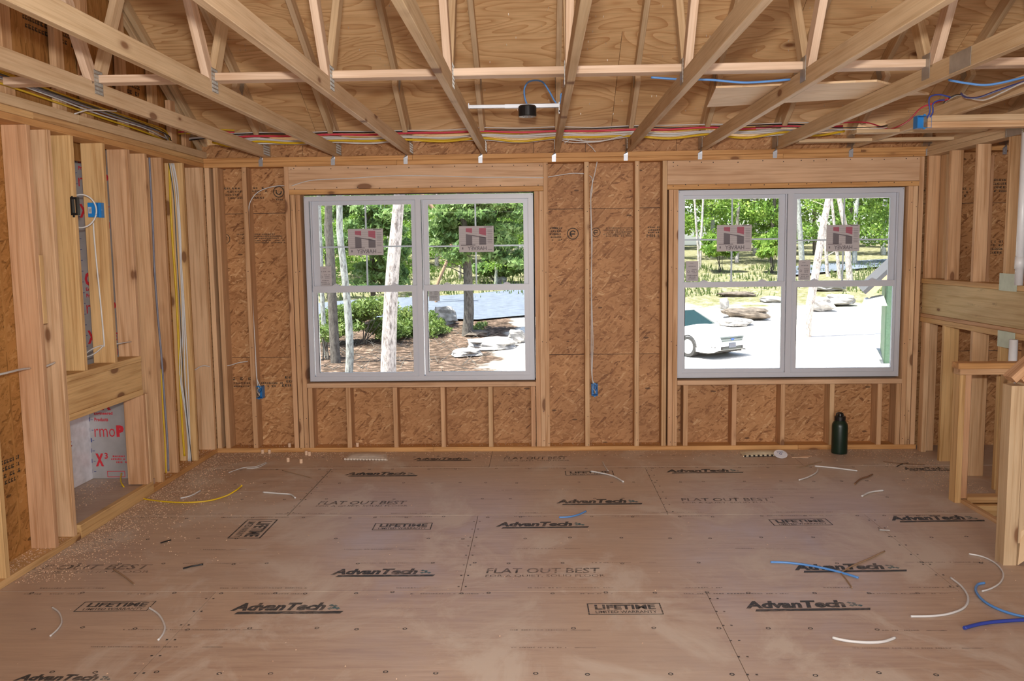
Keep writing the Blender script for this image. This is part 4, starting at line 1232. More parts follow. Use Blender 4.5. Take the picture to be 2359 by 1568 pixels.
# left wall: blue box with sticker, black bracket, cable hoop
t = empty('switch_box', at(233, 484, 'X', XL), 'blue two-part switch box with white label on a left wall stud', 'outlet box')
m = frame(at(226, 484, 'Y', -1.667), (1, 0, 0), (0, 0, 1))
MB().box(-.040, .018, -.045, .045, 0, .05).build('box_body', M_BLUEBOX, t, m)
MB().box(.020, .038, -.048, .045, -.002, .035).build('box_flange', M_BLUEBOX, t, m)
MB().box(-.037, -.016, -.022, .018, .0502, .0506).build('paper_label', M_PAPER, t, m)
mb = MB(); [rect(mb, -.033 + k * .0035, -.012, -.0315 + k * .0035, .006, .0508) for k in range(4)]; mb.build('barcode_print', M_PGREY, t, m)
t = empty('wall_bracket', at(176, 475, 'X', XL), 'black open plastic box frame on the left wall stud beside the blue box', 'bracket')
m = frame(at(177, 476, 'Y', -2.045), (1, 0, 0), (0, 0, 1))
MB().box(-.022, -.012, -.050, .055, 0, .03).box(.008, .018, -.050, .055, 0, .03).box(-.012, .008, .042, .055, 0, .03).box(-.012, .008, -.050, -.038, 0, .03).build('open_frame', M_BLACKP, t, m)
MB().box(-.026, -.018, .048, .062, .0, .012).build('mounting_tab', M_BLACKP, t, m)
MB().box(-.022, -.014, -.062, -.048, 0, .012).build('mounting_tab', M_BLACKP, t, m)
hoop = []
cx, cy = 186, 486
for k in range(13):
    a = math.radians(110 - k * 19)
    hoop.append(at(cx + 36 * math.cos(a), cy - 38 * math.sin(a), 'Y', -1.76 - .02 * abs(6 - k) / 3))
cable(hoop, .0048, M_WHITECAB, 'white cable bent into a hoop between the black frame and the blue box')
cable([at(x, y, 'Y', -1.669) for x, y in [(215, 512), (217, 545), (222, 600), (228, 660), (234, 720), (240, 790), (238, 797)]], .0048, M_WHITECAB, 'white cable stapled down the left wall stud below the blue box')
cable([at(x, y, 'Y', -1.669) for x, y in [(240, 795), (225, 798), (205, 808), (194, 818)]], .004, M_WHITECAB, 'upper of two white cables crossing behind the stud above the header')
cable([at(x, y, 'Y', -1.70) for x, y in [(238, 796), (226, 808), (210, 818), (192, 823)]], .004, M_WHITECAB, 'lower of two white cables crossing behind the stud above the header')
cable([at(x, y, 'Y', yy) for x, y, yy in [(268, 792, -1.60), (285, 789, -1.50), (302, 787, -1.334)]], .004, M_WHITECAB, 'short white cable entering the third cripple stud')
cable([at(x, y, 'Y', yy) for x, y, yy in [(-20, 866, -2.96), (0, 862, -2.90), (25, 856, -2.78), (50, 850, -2.62), (69, 848, -2.48)]], .0062, M_WHITECAB, 'thick white cable entering the nearest full stud at the left edge')
cable([at(x, y, 'Y', yy) for x, y, yy in [(104, 844, -2.42), (114, 840, -2.36), (126, 835, -2.282)]], .0062, M_WHITECAB, 'short stretch of white cable between the first and second left studs')
# cables running down the left wall between studs
Z = lambda x, y, X=-2.765: at(x, y, 'X', X)
cable([at(x, y, 'Y', -.814) for x, y in [(344, 362), (347, 420), (352, 520), (356, 620), (363, 720), (372, 820), (379, 920), (386, 1020), (388, 1085)]], .0075, M_GREYCAB, 'grey cable stapled down a left wall stud to the sole plate')
cable([at(x, y, 'Y', -.806) for x, y in [(372, 850), (375, 930), (380, 1010), (383, 1090)]], .007, M_YELCAB, 'yellow cable behind the grey one, low on the left wall')
cable([at(x, y, 'Y', -.434) for x, y in [(390, 376), (393, 470), (398, 560), (405, 660), (410, 760), (415, 880), (420, 980), (425, 1050)]], .0085, M_YELCAB, 'yellow cable running down the left wall beside the white ones')
ws = [[(391, 376), (398, 430), (404, 520), (410, 640), (417, 760), (414, 860), (428, 960), (436, 1062)],
      [(395, 376), (404, 430), (411, 520), (417, 640), (421, 760), (418, 870), (432, 970), (434, 1062)],
      [(398, 376), (408, 430), (415, 520), (419, 640), (424, 760), (426, 860), (433, 960), (437, 1062)],
      [(400, 376), (410, 440), (413, 540), (421, 650), (428, 770), (433, 860), (436, 960), (439, 1062)]]
for k, w_ in enumerate(ws):
    cable([at(x, y, 'Y', -.438 - .004 * k) for x, y in w_], .005, M_WHITECAB, ['first', 'second', 'third', 'fourth'][k] + ' from the left of the white cables bundled down the left corner stud')
cable([at(x, y, 'Y', -.455) for x, y in [(389, 376), (400, 450), (406, 560), (413, 680), (418, 780), (423, 880), (433, 980), (442, 1062)]], .0028, M_BLACKCAB, 'thin black cable among the white ones down the left corner')
for k, (pts, lab) in enumerate([([(399, 860), (412, 859), (428, 861)], 'short white cable crossing behind the vertical cables at the left corner'),
                               ([(449, 852), (460, 845), (470, 842), (483, 844)], 'white cable bending into the corner stud at the left')]):
    cable([at(x, y, 'Y', -.40 + .30 * k) for x, y in pts], .004, M_WHITECAB, lab)
cable([at(x, y, 'Y', .02) for x, y in [(512, 843), (530, 841), (550, 835), (571, 832)]], .004, M_WHITECAB, 'white cable crossing the sheathing left of the first outlet')
cable([at(x, y, 'Y', .03) for x, y in [(657, 428), (640, 428), (615, 433), (592, 444), (578, 462), (573, 482), (574, 520), (577, 600), (582, 700), (588, 800), (592, 875), (597, 895)]], .004, M_WHITECAB, 'white cable arching down to the outlet left of the left window')
cable([at(x, y, 'Y', .03) for x, y in [(580, 700), (585, 790), (590, 850), (592, 872), (601, 893)]], .0036, M_WHITECAB, 'second white cable dropping to the outlet left of the left window')
cable([at(x, y, 'Y', -.005) for x, y in [(672, 428), (700, 419), (730, 414), (800, 411), (900, 405), (1000, 405), (1100, 408), (1190, 408), (1252, 409)]], .0036, M_WHITECAB, 'thin white cable stapled across the header over the left window')
cable([at(x, y, 'Y', .03) for x, y in [(1261, 408), (1290, 403), (1320, 399), (1345, 400)]], .0036, M_WHITECAB, 'white cable crossing the sheathing right of the left window header')
cable([at(x, y, 'Y', .03) for x, y in [(1376, 370), (1370, 400), (1363, 430), (1361, 450), (1362, 500), (1364, 560), (1362, 640), (1364, 720), (1366, 790), (1364, 860), (1367, 885)]], .004, M_WHITECAB, 'white cable dropping to the outlet between the windows')
cable([at(x, y, 'Y', .03) for x, y in [(1358, 404), (1364, 412), (1364, 440), (1361, 470), (1363, 600), (1362, 760), (1363, 862), (1372, 886)]], .0034, M_WHITECAB, 'second white cable beside the stud between the windows')

# adjustable bar hanger with the round black box
t = empty('ceiling_box_hanger', (-.14, -1.60, 2.58), 'telescoping zinc bar with round black fixture box between two trusses', 'ceiling box')
pl = at(1080, 246, 'X', TX[3] + .02); pr = at(1288, 244, 'X', TX[4] - .02)
yb = (pl.y + pr.y) / 2 - .0
pa = at(1080, 246, 'Y', yb); pb = at(1288, 243, 'Y', yb)
pm = pa.lerp(pb, .40)
beam('hanger_bar', M_BRIGHT, t, pa, pm, .012, .024, (0, 1, 0), .003)
beam('hanger_sleeve', M_BRIGHT, t, pm, pb, .016, .028, (0, 1, 0), .003)
c = at(1215, 256, 'Y', yb - .02)
MB().lathe([(.052, -.034), (.056, -.030), (.056, .026), (.048, .034), (.044, .034)], (c.x, c.y, c.z), 28).build('round_box', M_BLACKP, t, smooth=False)
for dx in (-.022, .0, .026):
    MB().cyl((c.x + dx, c.y - .02, c.z - .034), (c.x + dx, c.y - .02, c.z - .039), .005, n=8).build('screw', M_BRIGHT, t)
for p in (pa, pb):
    MB().cyl((p.x, p.y - .004, p.z - .035), (p.x, p.y - .010, p.z - .035), .006, n=8).box(p.x - .003, p.x + .003, p.y - .01, p.y + .01, p.z - .05, p.z + .02).build('end_foot', M_BRIGHT, t)
cable([at(x, y, 'Y', yb) for x, y in [(1215, 243), (1209, 225), (1208, 205), (1216, 190), (1232, 185), (1250, 189), (1264, 208), (1278, 233), (1286, 241), (1292, 232), (1292, 218), (1297, 212), (1300, 184)]], .0055, M_BLUECAB, 'blue cable looping up out of the round black box')
for k in range(2):
    pass

# pvc pipe at the right edge
t = empty('pvc_pipe', (3.22, -1.45, .9), 'white plastic pipe standing in the right wall at the picture edge', 'pipe')
a = at(2357, 330, 'Y', -1.42); b = at(2350, 655, 'Y', -1.42)
MB().cyl((a.x + .015, -1.42, 1.415), (a.x + .015, -1.42, 2.389), .026, n=20).build('upper_pipe', M_PVC, t, smooth=True)
MB().cyl((a.x + .015, -1.42, 1.52), (a.x + .015, -1.42, 1.60), .030, n=20).build('coupling', M_PVC, t, smooth=True)
MB().cyl((a.x - .0, -1.42, .40), (a.x - .0, -1.42, 1.061), .026, n=20).build('lower_pipe', M_PVC, t, smooth=True)

# stair guard walls at the right
t = empty('low_wall_frame', (2.72, -1.49, 0), 'low framed wall with doubled top plate beside the stair opening', 'wall frame')
lumber('post', M_STUDY, t, 2.712, 2.750, -1.535, -1.446, .0, .845, 'Z')
lumber('post', M_STUD, t, 2.752, 2.790, -1.530, -1.441, .03, .845, 'Z')
lumber('post', M_STUDY, t, 3.02, 3.058, -1.530, -1.441, .03, .845, 'Z')
lumber('top_plate', M_STUD, t, 2.712, 3.30, -1.535, -1.446, .846, .884, 'X')
lumber('top_plate', M_PLATE, t, 2.700, 3.30, -1.535, -1.446, .885, .923, 'X')
lumber('bottom_plate', M_STUDY, t, 2.792, 3.30, -1.535, -1.446, .0, .038, 'X')
t = empty('stair_guard_frame', (2.47, -2.6, 0), 'sloping stair guard frame with raking top board at the right edge', 'wall frame')
Y0, Y1 = -2.66, -2.571
px = at(2316, 880, 'Y', Y0)
lumber('post', M_TRUSS, t, 2.432, 2.500, Y0, Y1, .0, .955, 'Z')
lumber('post', M_TRUSS, t, 2.502, 2.540, Y0, Y1, .12, 1.03, 'Z')
lumber('post', M_STUD, t, 2.90, 2.938, Y0, Y1, .5, 1.42, 'Z')
d = Vector((.72, 0, .69)).normalized()
q0 = Vector((2.470, (Y0 + Y1) / 2, .955))
q1 = q0 + d * 1.1
nrm = Vector((-d.z, 0, d.x))
beam('raking_plate', M_STUD, t, q0 + nrm * -.0 + d * .03 + Vector((0, 0, .0)), q1, .089, .040, (0, 1, 0))
beam('raking_plate', M_STUD, t, q0 + nrm * .041 + d * .0, q1 + nrm * .041, .089, .040, (0, 1, 0))
MB().prism([(2.505, Y0 - .002, .002), (3.2, Y0 - .002, .50), (3.2, Y0 - .002, .70), (2.515, Y0 - .002, .185)], (0, .088, 0)).build('raking_skirt', M_PLYP, t)

# ================================================================ LOOSE THINGS ON THE FLOOR
t = empty('water_bottle', (2.443, -.135, 0), 'dark green insulated bottle standing by the sill wall under the right window', 'bottle')
c = (2.443, -.135, 0)
MB().lathe([(.040, 0), (.0600, .003), (.0625, .010), (.0625, .225), (.060, .243), (.049, .262), (.040, .272), (.040, .276)], c, 32).build('bottle_body', M_BOTTLE, t, smooth=True)
MB().lathe([(.041, .274), (.044, .277), (.044, .305), (.040, .310), (.020, .311), (.018, .326), (.014, .330)], c, 28).build('cap', M_BLACKP, t, smooth=False)
MB().tube([(c[0] - .026, c[1], .305), (c[0] - .028, c[1], .328), (c[0] - .005, c[1], .337), (c[0] + .02, c[1], .328), (c[0] + .026, c[1], .305)], .005).build('carry_loop', M_BLACKP, t, smooth=True)

def pad(label, quad, mat, teeth, name='fibre_pad'):
    t = empty(name, (quad[0] + quad[2]) / 2, label, 'pad')
    a, b, c2, d2 = [Vector((p.x, p.y, .004)) for p in quad]
    n = 12
    mb = MB(); vs = []
    for j in range(5):
        for i in range(n + 1):
            p = a.lerp(b, i / n).lerp(d2.lerp(c2, i / n), j / 4)
            bulge = .022 * math.sin(math.pi * min(1, max(0, i / n))) ** .5 * (1 if j else .4) + rnd.uniform(-.001, .001)
            vs.append((p.x, p.y, .006 + bulge * (.5 + .5 * math.sin(math.pi * j / 4))))
    fs = [(j * (n + 1) + i, j * (n + 1) + i + 1, (j + 1) * (n + 1) + i + 1, (j + 1) * (n + 1) + i) for j in range(4) for i in range(n)]
    k = len(vs)
    vs += [(x, y, z - .006) for x, y, z in vs]
    fs += [tuple(reversed([q + k for q in f])) for f in fs]
    for i in range(n): fs.append((i, k + i, k + i + 1, i + 1)); fs.append((4 * (n + 1) + i, 4 * (n + 1) + i + 1, k + 4 * (n + 1) + i + 1, k + 4 * (n + 1) + i))
    for j in range(4): fs.append((j * (n + 1), (j + 1) * (n + 1), k + (j + 1) * (n + 1), k + j * (n + 1))); fs.append((j * (n + 1) + n, k + j * (n + 1) + n, k + (j + 1) * (n + 1) + n, (j + 1) * (n + 1) + n))
    mb.add(vs, fs).build('pad_sheet', mat, t)
    mb = MB()
    for i in range(teeth):
        p = a.lerp(b, (i + .5) / teeth)
        mb.box(p.x - .010, p.x + .004, p.y - .012, p.y, .002, .016)
    mb.build('toothed_edge', M_BLACKP if mat is M_PADY else mat, t)
pad('pale fibrous pad lying under the left window', [at(x, y, 'Z', 0) for x, y in [(793, 1059), (893, 1060), (890, 1047), (806, 1046)]], M_PAD, 14)
pad('cream pad with a dark toothed edge under the right window', [at(x, y, 'Z', 0) for x, y in [(1712, 1052), (1805, 1050), (1800, 1040), (1704, 1041)]], M_PADY, 9)
c = at(1798, 1052, 'Z', 0)
t = empty('round_disc', (c.x, c.y, 0), 'small white printed disc leaning on the cream pad', 'disc')
m = frame((c.x, c.y, .022), (1, 0, 0), (0, .9, .42))
MB().lathe([(.050, 0), (.054, .001), (.054, .003), (.050, .004)], (0, 0, 0), 28).build('disc', M_DISC, t, m)
mb = MB(); ring(mb, 0, 0, .012, .004, .0045); blur_lines(mb, -.035, .012, .035, .035, 2, rnd, .0045); mb.build('small_print', M_BLUEINK, t, m)

FZ = lambda x, y, z=.006: at(x, y, 'Z', z)
def bit(pts, r, mat, label, cat='cable offcut', name='cable_offcut', lift=None):
    P2 = [FZ(x, y, r + .001 + (0 if lift is None else lift[i])) for i, (x, y) in enumerate(pts)]
    cable(P2, r, mat, label, name, cat, n=6)
bit([(280, 1090), (278, 1105), (283, 1118), (300, 1135), (330, 1148), (380, 1155), (430, 1157), (480, 1153), (520, 1142), (545, 1128), (557, 1118)], .0055, M_YELCAB, 'long yellow cable curving out of the left alcove over the floor', 'cable', 'cable', lift=[.12, .10, .08, .03, 0, 0, 0, 0, .01, .05, .09])
bit([(416, 1147), (440, 1141), (462, 1129)], .005, M_WHITECAB, 'short white offcut behind the yellow cable at the left')
bit([(606, 1133), (640, 1136), (668, 1138), (680, 1146)], .0058, M_WHITECAB, 'white offcut with a hooked end beside the patch panel seam')
bit([(527, 1088), (560, 1077), (590, 1074), (614, 1064)], .003, M_WHITECAB, 'thin white wire offcut near the far left corner')
bit([(568, 1079), (595, 1076), (616, 1065)], .003, M_WHITECAB, 'second thin white wire offcut near the far left corner')
bit([(120, 1398), (136, 1410), (142, 1430), (134, 1447), (116, 1464)], .0042, M_WHITECAB, 'thin curved white offcut at the lower left, left of the warranty print')
bit([(343, 1399), (366, 1415), (379, 1440), (376, 1458), (365, 1473)], .0048, M_WHITECAB, 'curved white offcut at the lower left, right of the warranty print')
bit([(1361, 1085), (1390, 1090), (1415, 1097), (1436, 1109)], .0062, M_WHITECAB, 'white offcut between the windows near the far wall')
bit([(1388, 1063), (1394, 1074), (1401, 1084)], .0035, M_WHITECAB, 'short pale offcut just behind the white one between the windows')
bit([(1288, 1191), (1310, 1190), (1332, 1185), (1350, 1177)], .0055, M_BLUECAB, 'short blue offcut in the middle of the floor')
bit([(1775, 1294), (1810, 1295), (1860, 1301), (1910, 1311), (1945, 1320), (1977, 1330)], .0062, M_BLUECAB, 'long light blue offcut crossing the logo print at the right')
bit([(1938, 1318), (1965, 1302), (2000, 1287), (2038, 1269)], .004, M_STRAP, 'tan peeled sheath strip crossing the long blue offcut', 'strip', 'sheath_strip')
bit([(1935, 1317), (1948, 1332), (1963, 1353)], .003, M_STRAP, 'short tan strip below the long blue offcut', 'strip', 'sheath_strip')
bit([(2190, 1330), (2215, 1350), (2230, 1375), (2222, 1398), (2190, 1412), (2150, 1418), (2098, 1419)], .0055, M_WHITECAB, 'large hook-shaped white offcut at the right')
bit([(2232, 1275), (2265, 1282), (2295, 1298), (2311, 1320), (2305, 1340), (2285, 1354), (2263, 1361)], .0045, M_WHITECAB, 'curved white offcut at the foot of the stair guard frame')
bit([(2268, 1342), (2252, 1346), (2248, 1360), (2262, 1380), (2290, 1398), (2330, 1413), (2380, 1424)], .0065, M_BLUECAB, 'light blue cable hooked at the right edge of the floor')
bit([(2221, 1446), (2260, 1436), (2310, 1430), (2380, 1426)], .0085, M_BLUEDK, 'thick dark blue cable piece at the lower right edge')
bit([(1918, 1468), (1950, 1475), (1995, 1479), (2035, 1477), (2062, 1468)], .0065, M_WHITECAB, 'white offcut nearest the photographer at the right')
bit([(1877, 1073), (1920, 1077), (1975, 1084)], .006, M_WHITECAB, 'straight white offcut left of the green bottle')
bit([(1841, 1105), (1862, 1098), (1880, 1088), (1884, 1080)], .0055, M_WHITECAB, 'bent white offcut below the straight one, far right')
bit([(1836, 1076), (1855, 1073), (1878, 1066), (1892, 1063)], .004, M_STRAP, 'thin brown curled strip beside the straight white offcut', 'strip', 'sheath_strip')
bit([(1969, 1114), (1982, 1103), (2000, 1097), (2010, 1092)], .0055, M_BROWN, 'dark brown dry leaf curl on the floor at the far right', 'leaf', 'dry_leaf')
bit([(1986, 1142), (2005, 1133), (2035, 1129)], .006, M_WHITECAB, 'short pale offcut nearest the low wall frame')
bit([(2035, 1063), (2075, 1067), (2130, 1070)], .003, M_BROWN, 'thin brown stick near the right corner of the far wall', 'stick', 'stick')
bit([(2066, 1074), (2078, 1068), (2092, 1066)], .003, M_BLACKCAB, 'short dark twig under the brown stick in the far right corner', 'stick', 'stick')
bit([(422, 1309), (440, 1304), (468, 1299)], .0045, M_BLACKCAB, 'dark twig on the floor left of the centre', 'stick', 'stick')
bit([(370, 1250), (380, 1247), (394, 1243)], .004, M_BLACKCAB, 'small dark twig near the alcove curb', 'stick', 'stick')
bit([(262, 1311), (285, 1326), (310, 1346)], .004, M_STRAP, 'tan sliver across the lettering at the lower left', 'stick', 'stick')
bit([(650, 1083), (690, 1093), (720, 1101)], .003, M_STRAP, 'thin tan sliver near the left window wall', 'stick', 'stick')
o = MB().cyl(FZ(2026, 1220), FZ(2050, 1221), .0035, n=8).cyl(FZ(2025, 1220), FZ(2027, 1220), .007, n=8).build('nail', M_GALV); tag(o, 'loose nail lying left of the right-hand logo print', 'nail')
pc = FZ(1850, 1052)
o = MB().prism([FZ(1824, 1054, .003), FZ(1862, 1055, .003), FZ(1868, 1050, .003), FZ(1850, 1051, .003)], (0, 0, .004)).build('wood_sliver', M_CHIP); tag(o, 'pale wood sliver right of the white disc', 'wood chip')
# drilled-out plugs along the far left wall
for k, (x, y) in enumerate([(506, 1035), (522, 1033), (545, 1034), (605, 1038), (621, 1038), (706, 1041), (713, 1043), (676, 1019), (832, 1016), (664, 1057), (694, 1060)]):
    p = at(x, y, 'Z', .05 if y < 1022 else .016) if y < 1022 else at(x, y + 6, 'Z', .0)
    z0 = .0385 if y < 1022 else .0
    if y < 1022: p.y = .04
    o = MB().cyl((p.x, p.y - .002, z0), (p.x, p.y - .002, z0 + .034), .013, n=12).build('wood_plug', M_CHIP)
    names = ['at the foot of the corner stud', 'second from the corner stud', 'third from the corner stud', 'left of a pair before the sole plate', 'right of a pair before the sole plate', 'left of the pair under the left window jack studs', 'right of the pair under the left window jack studs', 'on the sole plate left of the left window', 'on the sole plate under the left window', 'lying out on the floor, left one', 'lying out on the floor, right one']
    tag(o, 'drilled-out wood plug ' + names[k], 'wood plug', 'drilled plugs along the far wall')
# shavings and sawdust crumbs
mb = MB()
r2 = random.Random(12)
def chips(n, fn, smin=.002, smax=.0065):
    for _ in range(n):
        x, y, z = fn()
        s = r2.uniform(smin, smax); a = r2.uniform(0, 3.14)
        c_, s_ = math.cos(a) * s, math.sin(a) * s
        mb.add([(x - c_, y - s_, z), (x + s_ * .5, y - c_ * .5, z + .001), (x + c_, y + s_, z), (x - s_ * .5, y + c_ * .5, z + .002 + s * .4)], [(0, 1, 2, 3), (0, 3, 2), (0, 3, 1)])
chips(3000, lambda: (XL + abs(r2.gauss(0, .16)) + .01, r2.uniform(-2.9, -.02), .0015))
chips(900, lambda: (XL + abs(r2.gauss(0, .38)) + .01, r2.uniform(-2.6, -.9), .0015))
chips(900, lambda: (r2.uniform(-2.6, -1.2), -abs(r2.gauss(0, .12)) - .01, .0015))
chips(700, lambda: (r2.uniform(-1.2, 3.0), -abs(r2.gauss(0, .15)) - .01, .0015))
chips(900, lambda: (3.08 - abs(r2.gauss(0, .22)), r2.uniform(-1.3, -.02), .0015))
chips(300, lambda: (r2.uniform(XLo + .01, XL - .01), r2.uniform(-1.15, -.05), .0395))
chips(350, lambda: (r2.uniform(XLo + .01, XL - .01), r2.uniform(-2.9, -2.3), .0395))
chips(250, lambda: (r2.uniform(-3.2, -2.92), r2.uniform(-2.0, -1.2), .0795))
chips(500, lambda: (r2.uniform(-2.6, 1.1), r2.uniform(.03, .12), .0395))
chips(260, lambda: (r2.uniform(-2.4, 2.5), r2.uniform(-4.2, -.3), .0015), .002, .005)
o = mb.build('wood_shavings', M_CHIP)
tag(o, 'fine sawdust and shavings scattered along the foot of the walls', 'sawdust', kind='stuff')

# ================================================================ OUTSIDE
M_GROUND = ground_mat()
M_ASPH = simple('driveway_asphalt', (0.095, 0.115, 0.15), 0.9, nscale=3.0, var=.2)
M_ROCK = simple('grey_rock', (0.27, 0.26, 0.25), 0.95, bump=.8, nscale=4.0, var=.45)
M_ROCKB = simple('brown_rock', (0.115, 0.092, 0.072), 0.95, bump=.8, nscale=5.0, var=.5)
M_BARKP = bark_mat('pale_bark', (0.16, 0.13, 0.115), (0.58, 0.52, 0.48))
M_BARKG = bark_mat('lichen_bark', (0.13, 0.13, 0.12), (0.42, 0.44, 0.40))
M_BARKD = bark_mat('dark_bark', (0.045, 0.04, 0.035), (0.14, 0.125, 0.105))
M_LEAF = leaf_mat('maple_leaves', [(0.040, 0.10, 0.014), (0.16, 0.29, 0.04), (0.40, 0.50, 0.12)])
M_NEED = leaf_mat('pine_needles', [(0.035, 0.085, 0.025), (0.14, 0.25, 0.07), (0.38, 0.50, 0.19)], .4)
M_SHRUB = leaf_mat('shrub_leaves', [(0.04, 0.075, 0.016), (0.14, 0.22, 0.05), (0.32, 0.36, 0.12)])
M_WEED = leaf_mat('long_grass', [(0.06, 0.10, 0.018), (0.13, 0.19, 0.05), (0.24, 0.26, 0.13)])

nx, ny = 70, 70
gv, gf = [], []
for j in range(ny + 1):
    y = .9 + (j / ny) ** 1.5 * 160
    for i in range(nx + 1):
        x = (i / nx - .5) * (60 + y * 1.6)
        z = ground_h(x, y)
        if j > 1: z += mnoise.noise(Vector((x * .25, y * .25, 0))) * .10 * min(1, y / 20)
        gv.append((x, y, z))
for j in range(ny):
    for i in range(nx):
        a = j * (nx + 1) + i
        gf.append((a, a + 1, a + nx + 2, a + nx + 1))
mb = MB(); mb.add(gv, gf)
tag(mb.build('ground', M_GROUND, smooth=True), kind='structure')

def strip_mesh(low, high, lift, name, mat):
    """ribbon draped on the ground between two pixel lines"""
    A = [at_ground(x, y) for x, y in low]; B = [at_ground(x, y) for x, y in high]
    mb = MB(); vs = []
    m_ = 10
    for a, b in zip(A, B):
        for j in range(m_ + 1):
            p = a.lerp(b, j / m_)
            vs.append((p.x, p.y, ground_h(p.x, p.y) + lift))
    fs = [(i * (m_ + 1) + j, (i + 1) * (m_ + 1) + j, (i + 1) * (m_ + 1) + j + 1, i * (m_ + 1) + j + 1) for i in range(len(A) - 1) for j in range(m_)]
    mb.add(vs, fs)
    return tag(mb.build(name, mat, smooth=True), kind='structure')
strip_mesh([(600, 775), (760, 742), (860, 736), (980, 738), (1100, 742), (1250, 728), (1400, 700), (1560, 672)],
           [(600, 720), (760, 700), (860, 692), (980, 688), (1100, 680), (1250, 664), (1400, 648), (1560, 632)], .12, 'road', M_ASPH)
strip_mesh([(1800, 640), (1900, 630), (1980, 622), (2060, 614), (2200, 600)], [(1800, 619), (1900, 610), (1980, 603), (2060, 598), (2200, 588)], .12, 'road_far', M_ASPH)

def leaf_cloud(n, blobs, size, seed, aspect=1.0, droop=0.0):
    """n small leaf quads scattered through ellipsoid blobs (cx,cy,cz,rx,ry,rz)"""
    g = np.random.default_rng(seed)
    vol = np.array([b[3] * b[4] * b[5] for b in blobs]); vol = vol / vol.sum()
    idx = g.choice(len(blobs), n, p=vol)
    B = np.array(blobs)[idx]
    d = g.normal(size=(n, 3)); d /= np.linalg.norm(d, axis=1)[:, None]
    rad = g.random(n) ** .45
    c = B[:, :3] + d * rad[:, None] * B[:, 3:6]
    c[:, 2] -= droop * np.abs(d[:, 0])
    u = g.normal(size=(n, 3)); u /= np.linalg.norm(u, axis=1)[:, None]
    w = np.cross(u, g.normal(size=(n, 3))); w /= np.linalg.norm(w, axis=1)[:, None]
    s = (size * g.uniform(.6, 1.3, n))[:, None]
    V = np.stack([c - u * s * aspect, c - w * s * .55, c + u * s * aspect, c + w * s * .55], 1).reshape(-1, 3)
    me = bpy.data.meshes.new('leaves')
    me.vertices.add(4 * n); me.vertices.foreach_set('co', V.astype(np.float32).ravel())
    me.loops.add(4 * n); me.loops.foreach_set('vertex_index', np.arange(4 * n, dtype=np.int32))
    me.polygons.add(n); me.polygons.foreach_set('loop_start', np.arange(0, 4 * n, 4, dtype=np.int32))
    me.update(calc_edges=True)
    me.validate()
    return me

def crown(seed, h0, h1, r, nb):
    g = random.Random(seed)
    return [(g.uniform(-r, r) * .7, g.uniform(-r, r) * .7, g.uniform(h0, h1), g.uniform(.25, .45) * r, g.uniform(.25, .45) * r, g.uniform(.14, .26) * r) for _ in range(nb)]

def trunk_mesh(pts, r0, r1, branches=0, seed=0, n=9):
    mb = MB().tube(pts, [r0, r1], n, 5)
    g = random.Random(seed)
    P3 = smooth_path(pts, 5)
    for _ in range(branches):
        k = g.randrange(len(P3) // 3, len(P3) - 1)
        p = P3[k]; a = g.uniform(0, 6.28); L = g.uniform(.6, 1.5)
        rr = r0 * .13
        mb.tube([p, p + Vector((math.cos(a) * L * .5, math.sin(a) * L * .5, L * .25)), p + Vector((math.cos(a) * L, math.sin(a) * L, L * .45))], [rr, rr * .3], 5, 3)
    return mb

# forest trees across the road: three prototypes, copied
protos = []
for k in range(3):
    lm = leaf_cloud(5200, crown(50 + k, 2.2, 12.5, 3.6, 30), .17, 70 + k)
    lm.materials.append(M_LEAF)
    tm = trunk_mesh([(0, 0, -.6), (.1 * k, .1, 4), (.3, -.1 * k, 8), (.2, .1, 12)], .20 + .03 * k, .05, 9, 80 + k).mesh('trunk', True)
    tm.materials.append((M_BARKP, M_BARKG, M_BARKD)[k])
    protos.append((lm, tm))
def plant(k, x, y, s, rz, label, group):
    t = empty('tree', (x, y, ground_h(x, y) - .1), label, 'tree', group, rotz=rz)
    for nme, me in (('foliage', protos[k][0]), ('trunk', protos[k][1])):
        o = bpy.data.objects.new(nme, me); COL.objects.link(o); o.parent = t
        o.scale = (s, s, s)
        if nme == 'foliage': o['kind'] = 'stuff'
    return t
g = random.Random(99)
cnt = 0
for row, (yy, n, x0, x1) in enumerate([(64, 13, -30, 32), (74, 14, -34, 38), (86, 15, -40, 46)]):
    for i in range(n):
        x = x0 + (x1 - x0) * (i + g.uniform(.2, .8)) / n
        if row == 0 and 6 < x < 12: continue
        plant(g.randrange(3), x, yy + g.uniform(-3, 3), g.uniform(.8, 1.15), g.uniform(0, 6.28), 'leafy green tree in the sunlit wood beyond the road', 'trees of the wood beyond the road')
# a dark evergreen backdrop row, farther up the slope
for i in range(16):
    x = -48 + i * 7 + g.uniform(-1.5, 1.5)
    plant(2, x, 98 + g.uniform(-3, 3), 1.5, g.uniform(0, 6.28), 'tall tree at the back of the wood, high up the slope', 'trees at the back of the wood')

for i, (x, y, sc_) in enumerate([(-13, 47, .55), (-10.5, 52, .5), (-7.5, 46, .5), (-5.5, 53, .55), (-2.8, 49, .5), (-.6, 54, .55), (-15, 55, .6), (1.6, 50, .45), (-11.8, 41, .4), (-8.8, 43, .38)]):
    plant(i % 3, x, y, sc_, i * 1.3, 'young leafy tree on the bank just across the road, seen through the left window', 'young trees on the bank across the road')
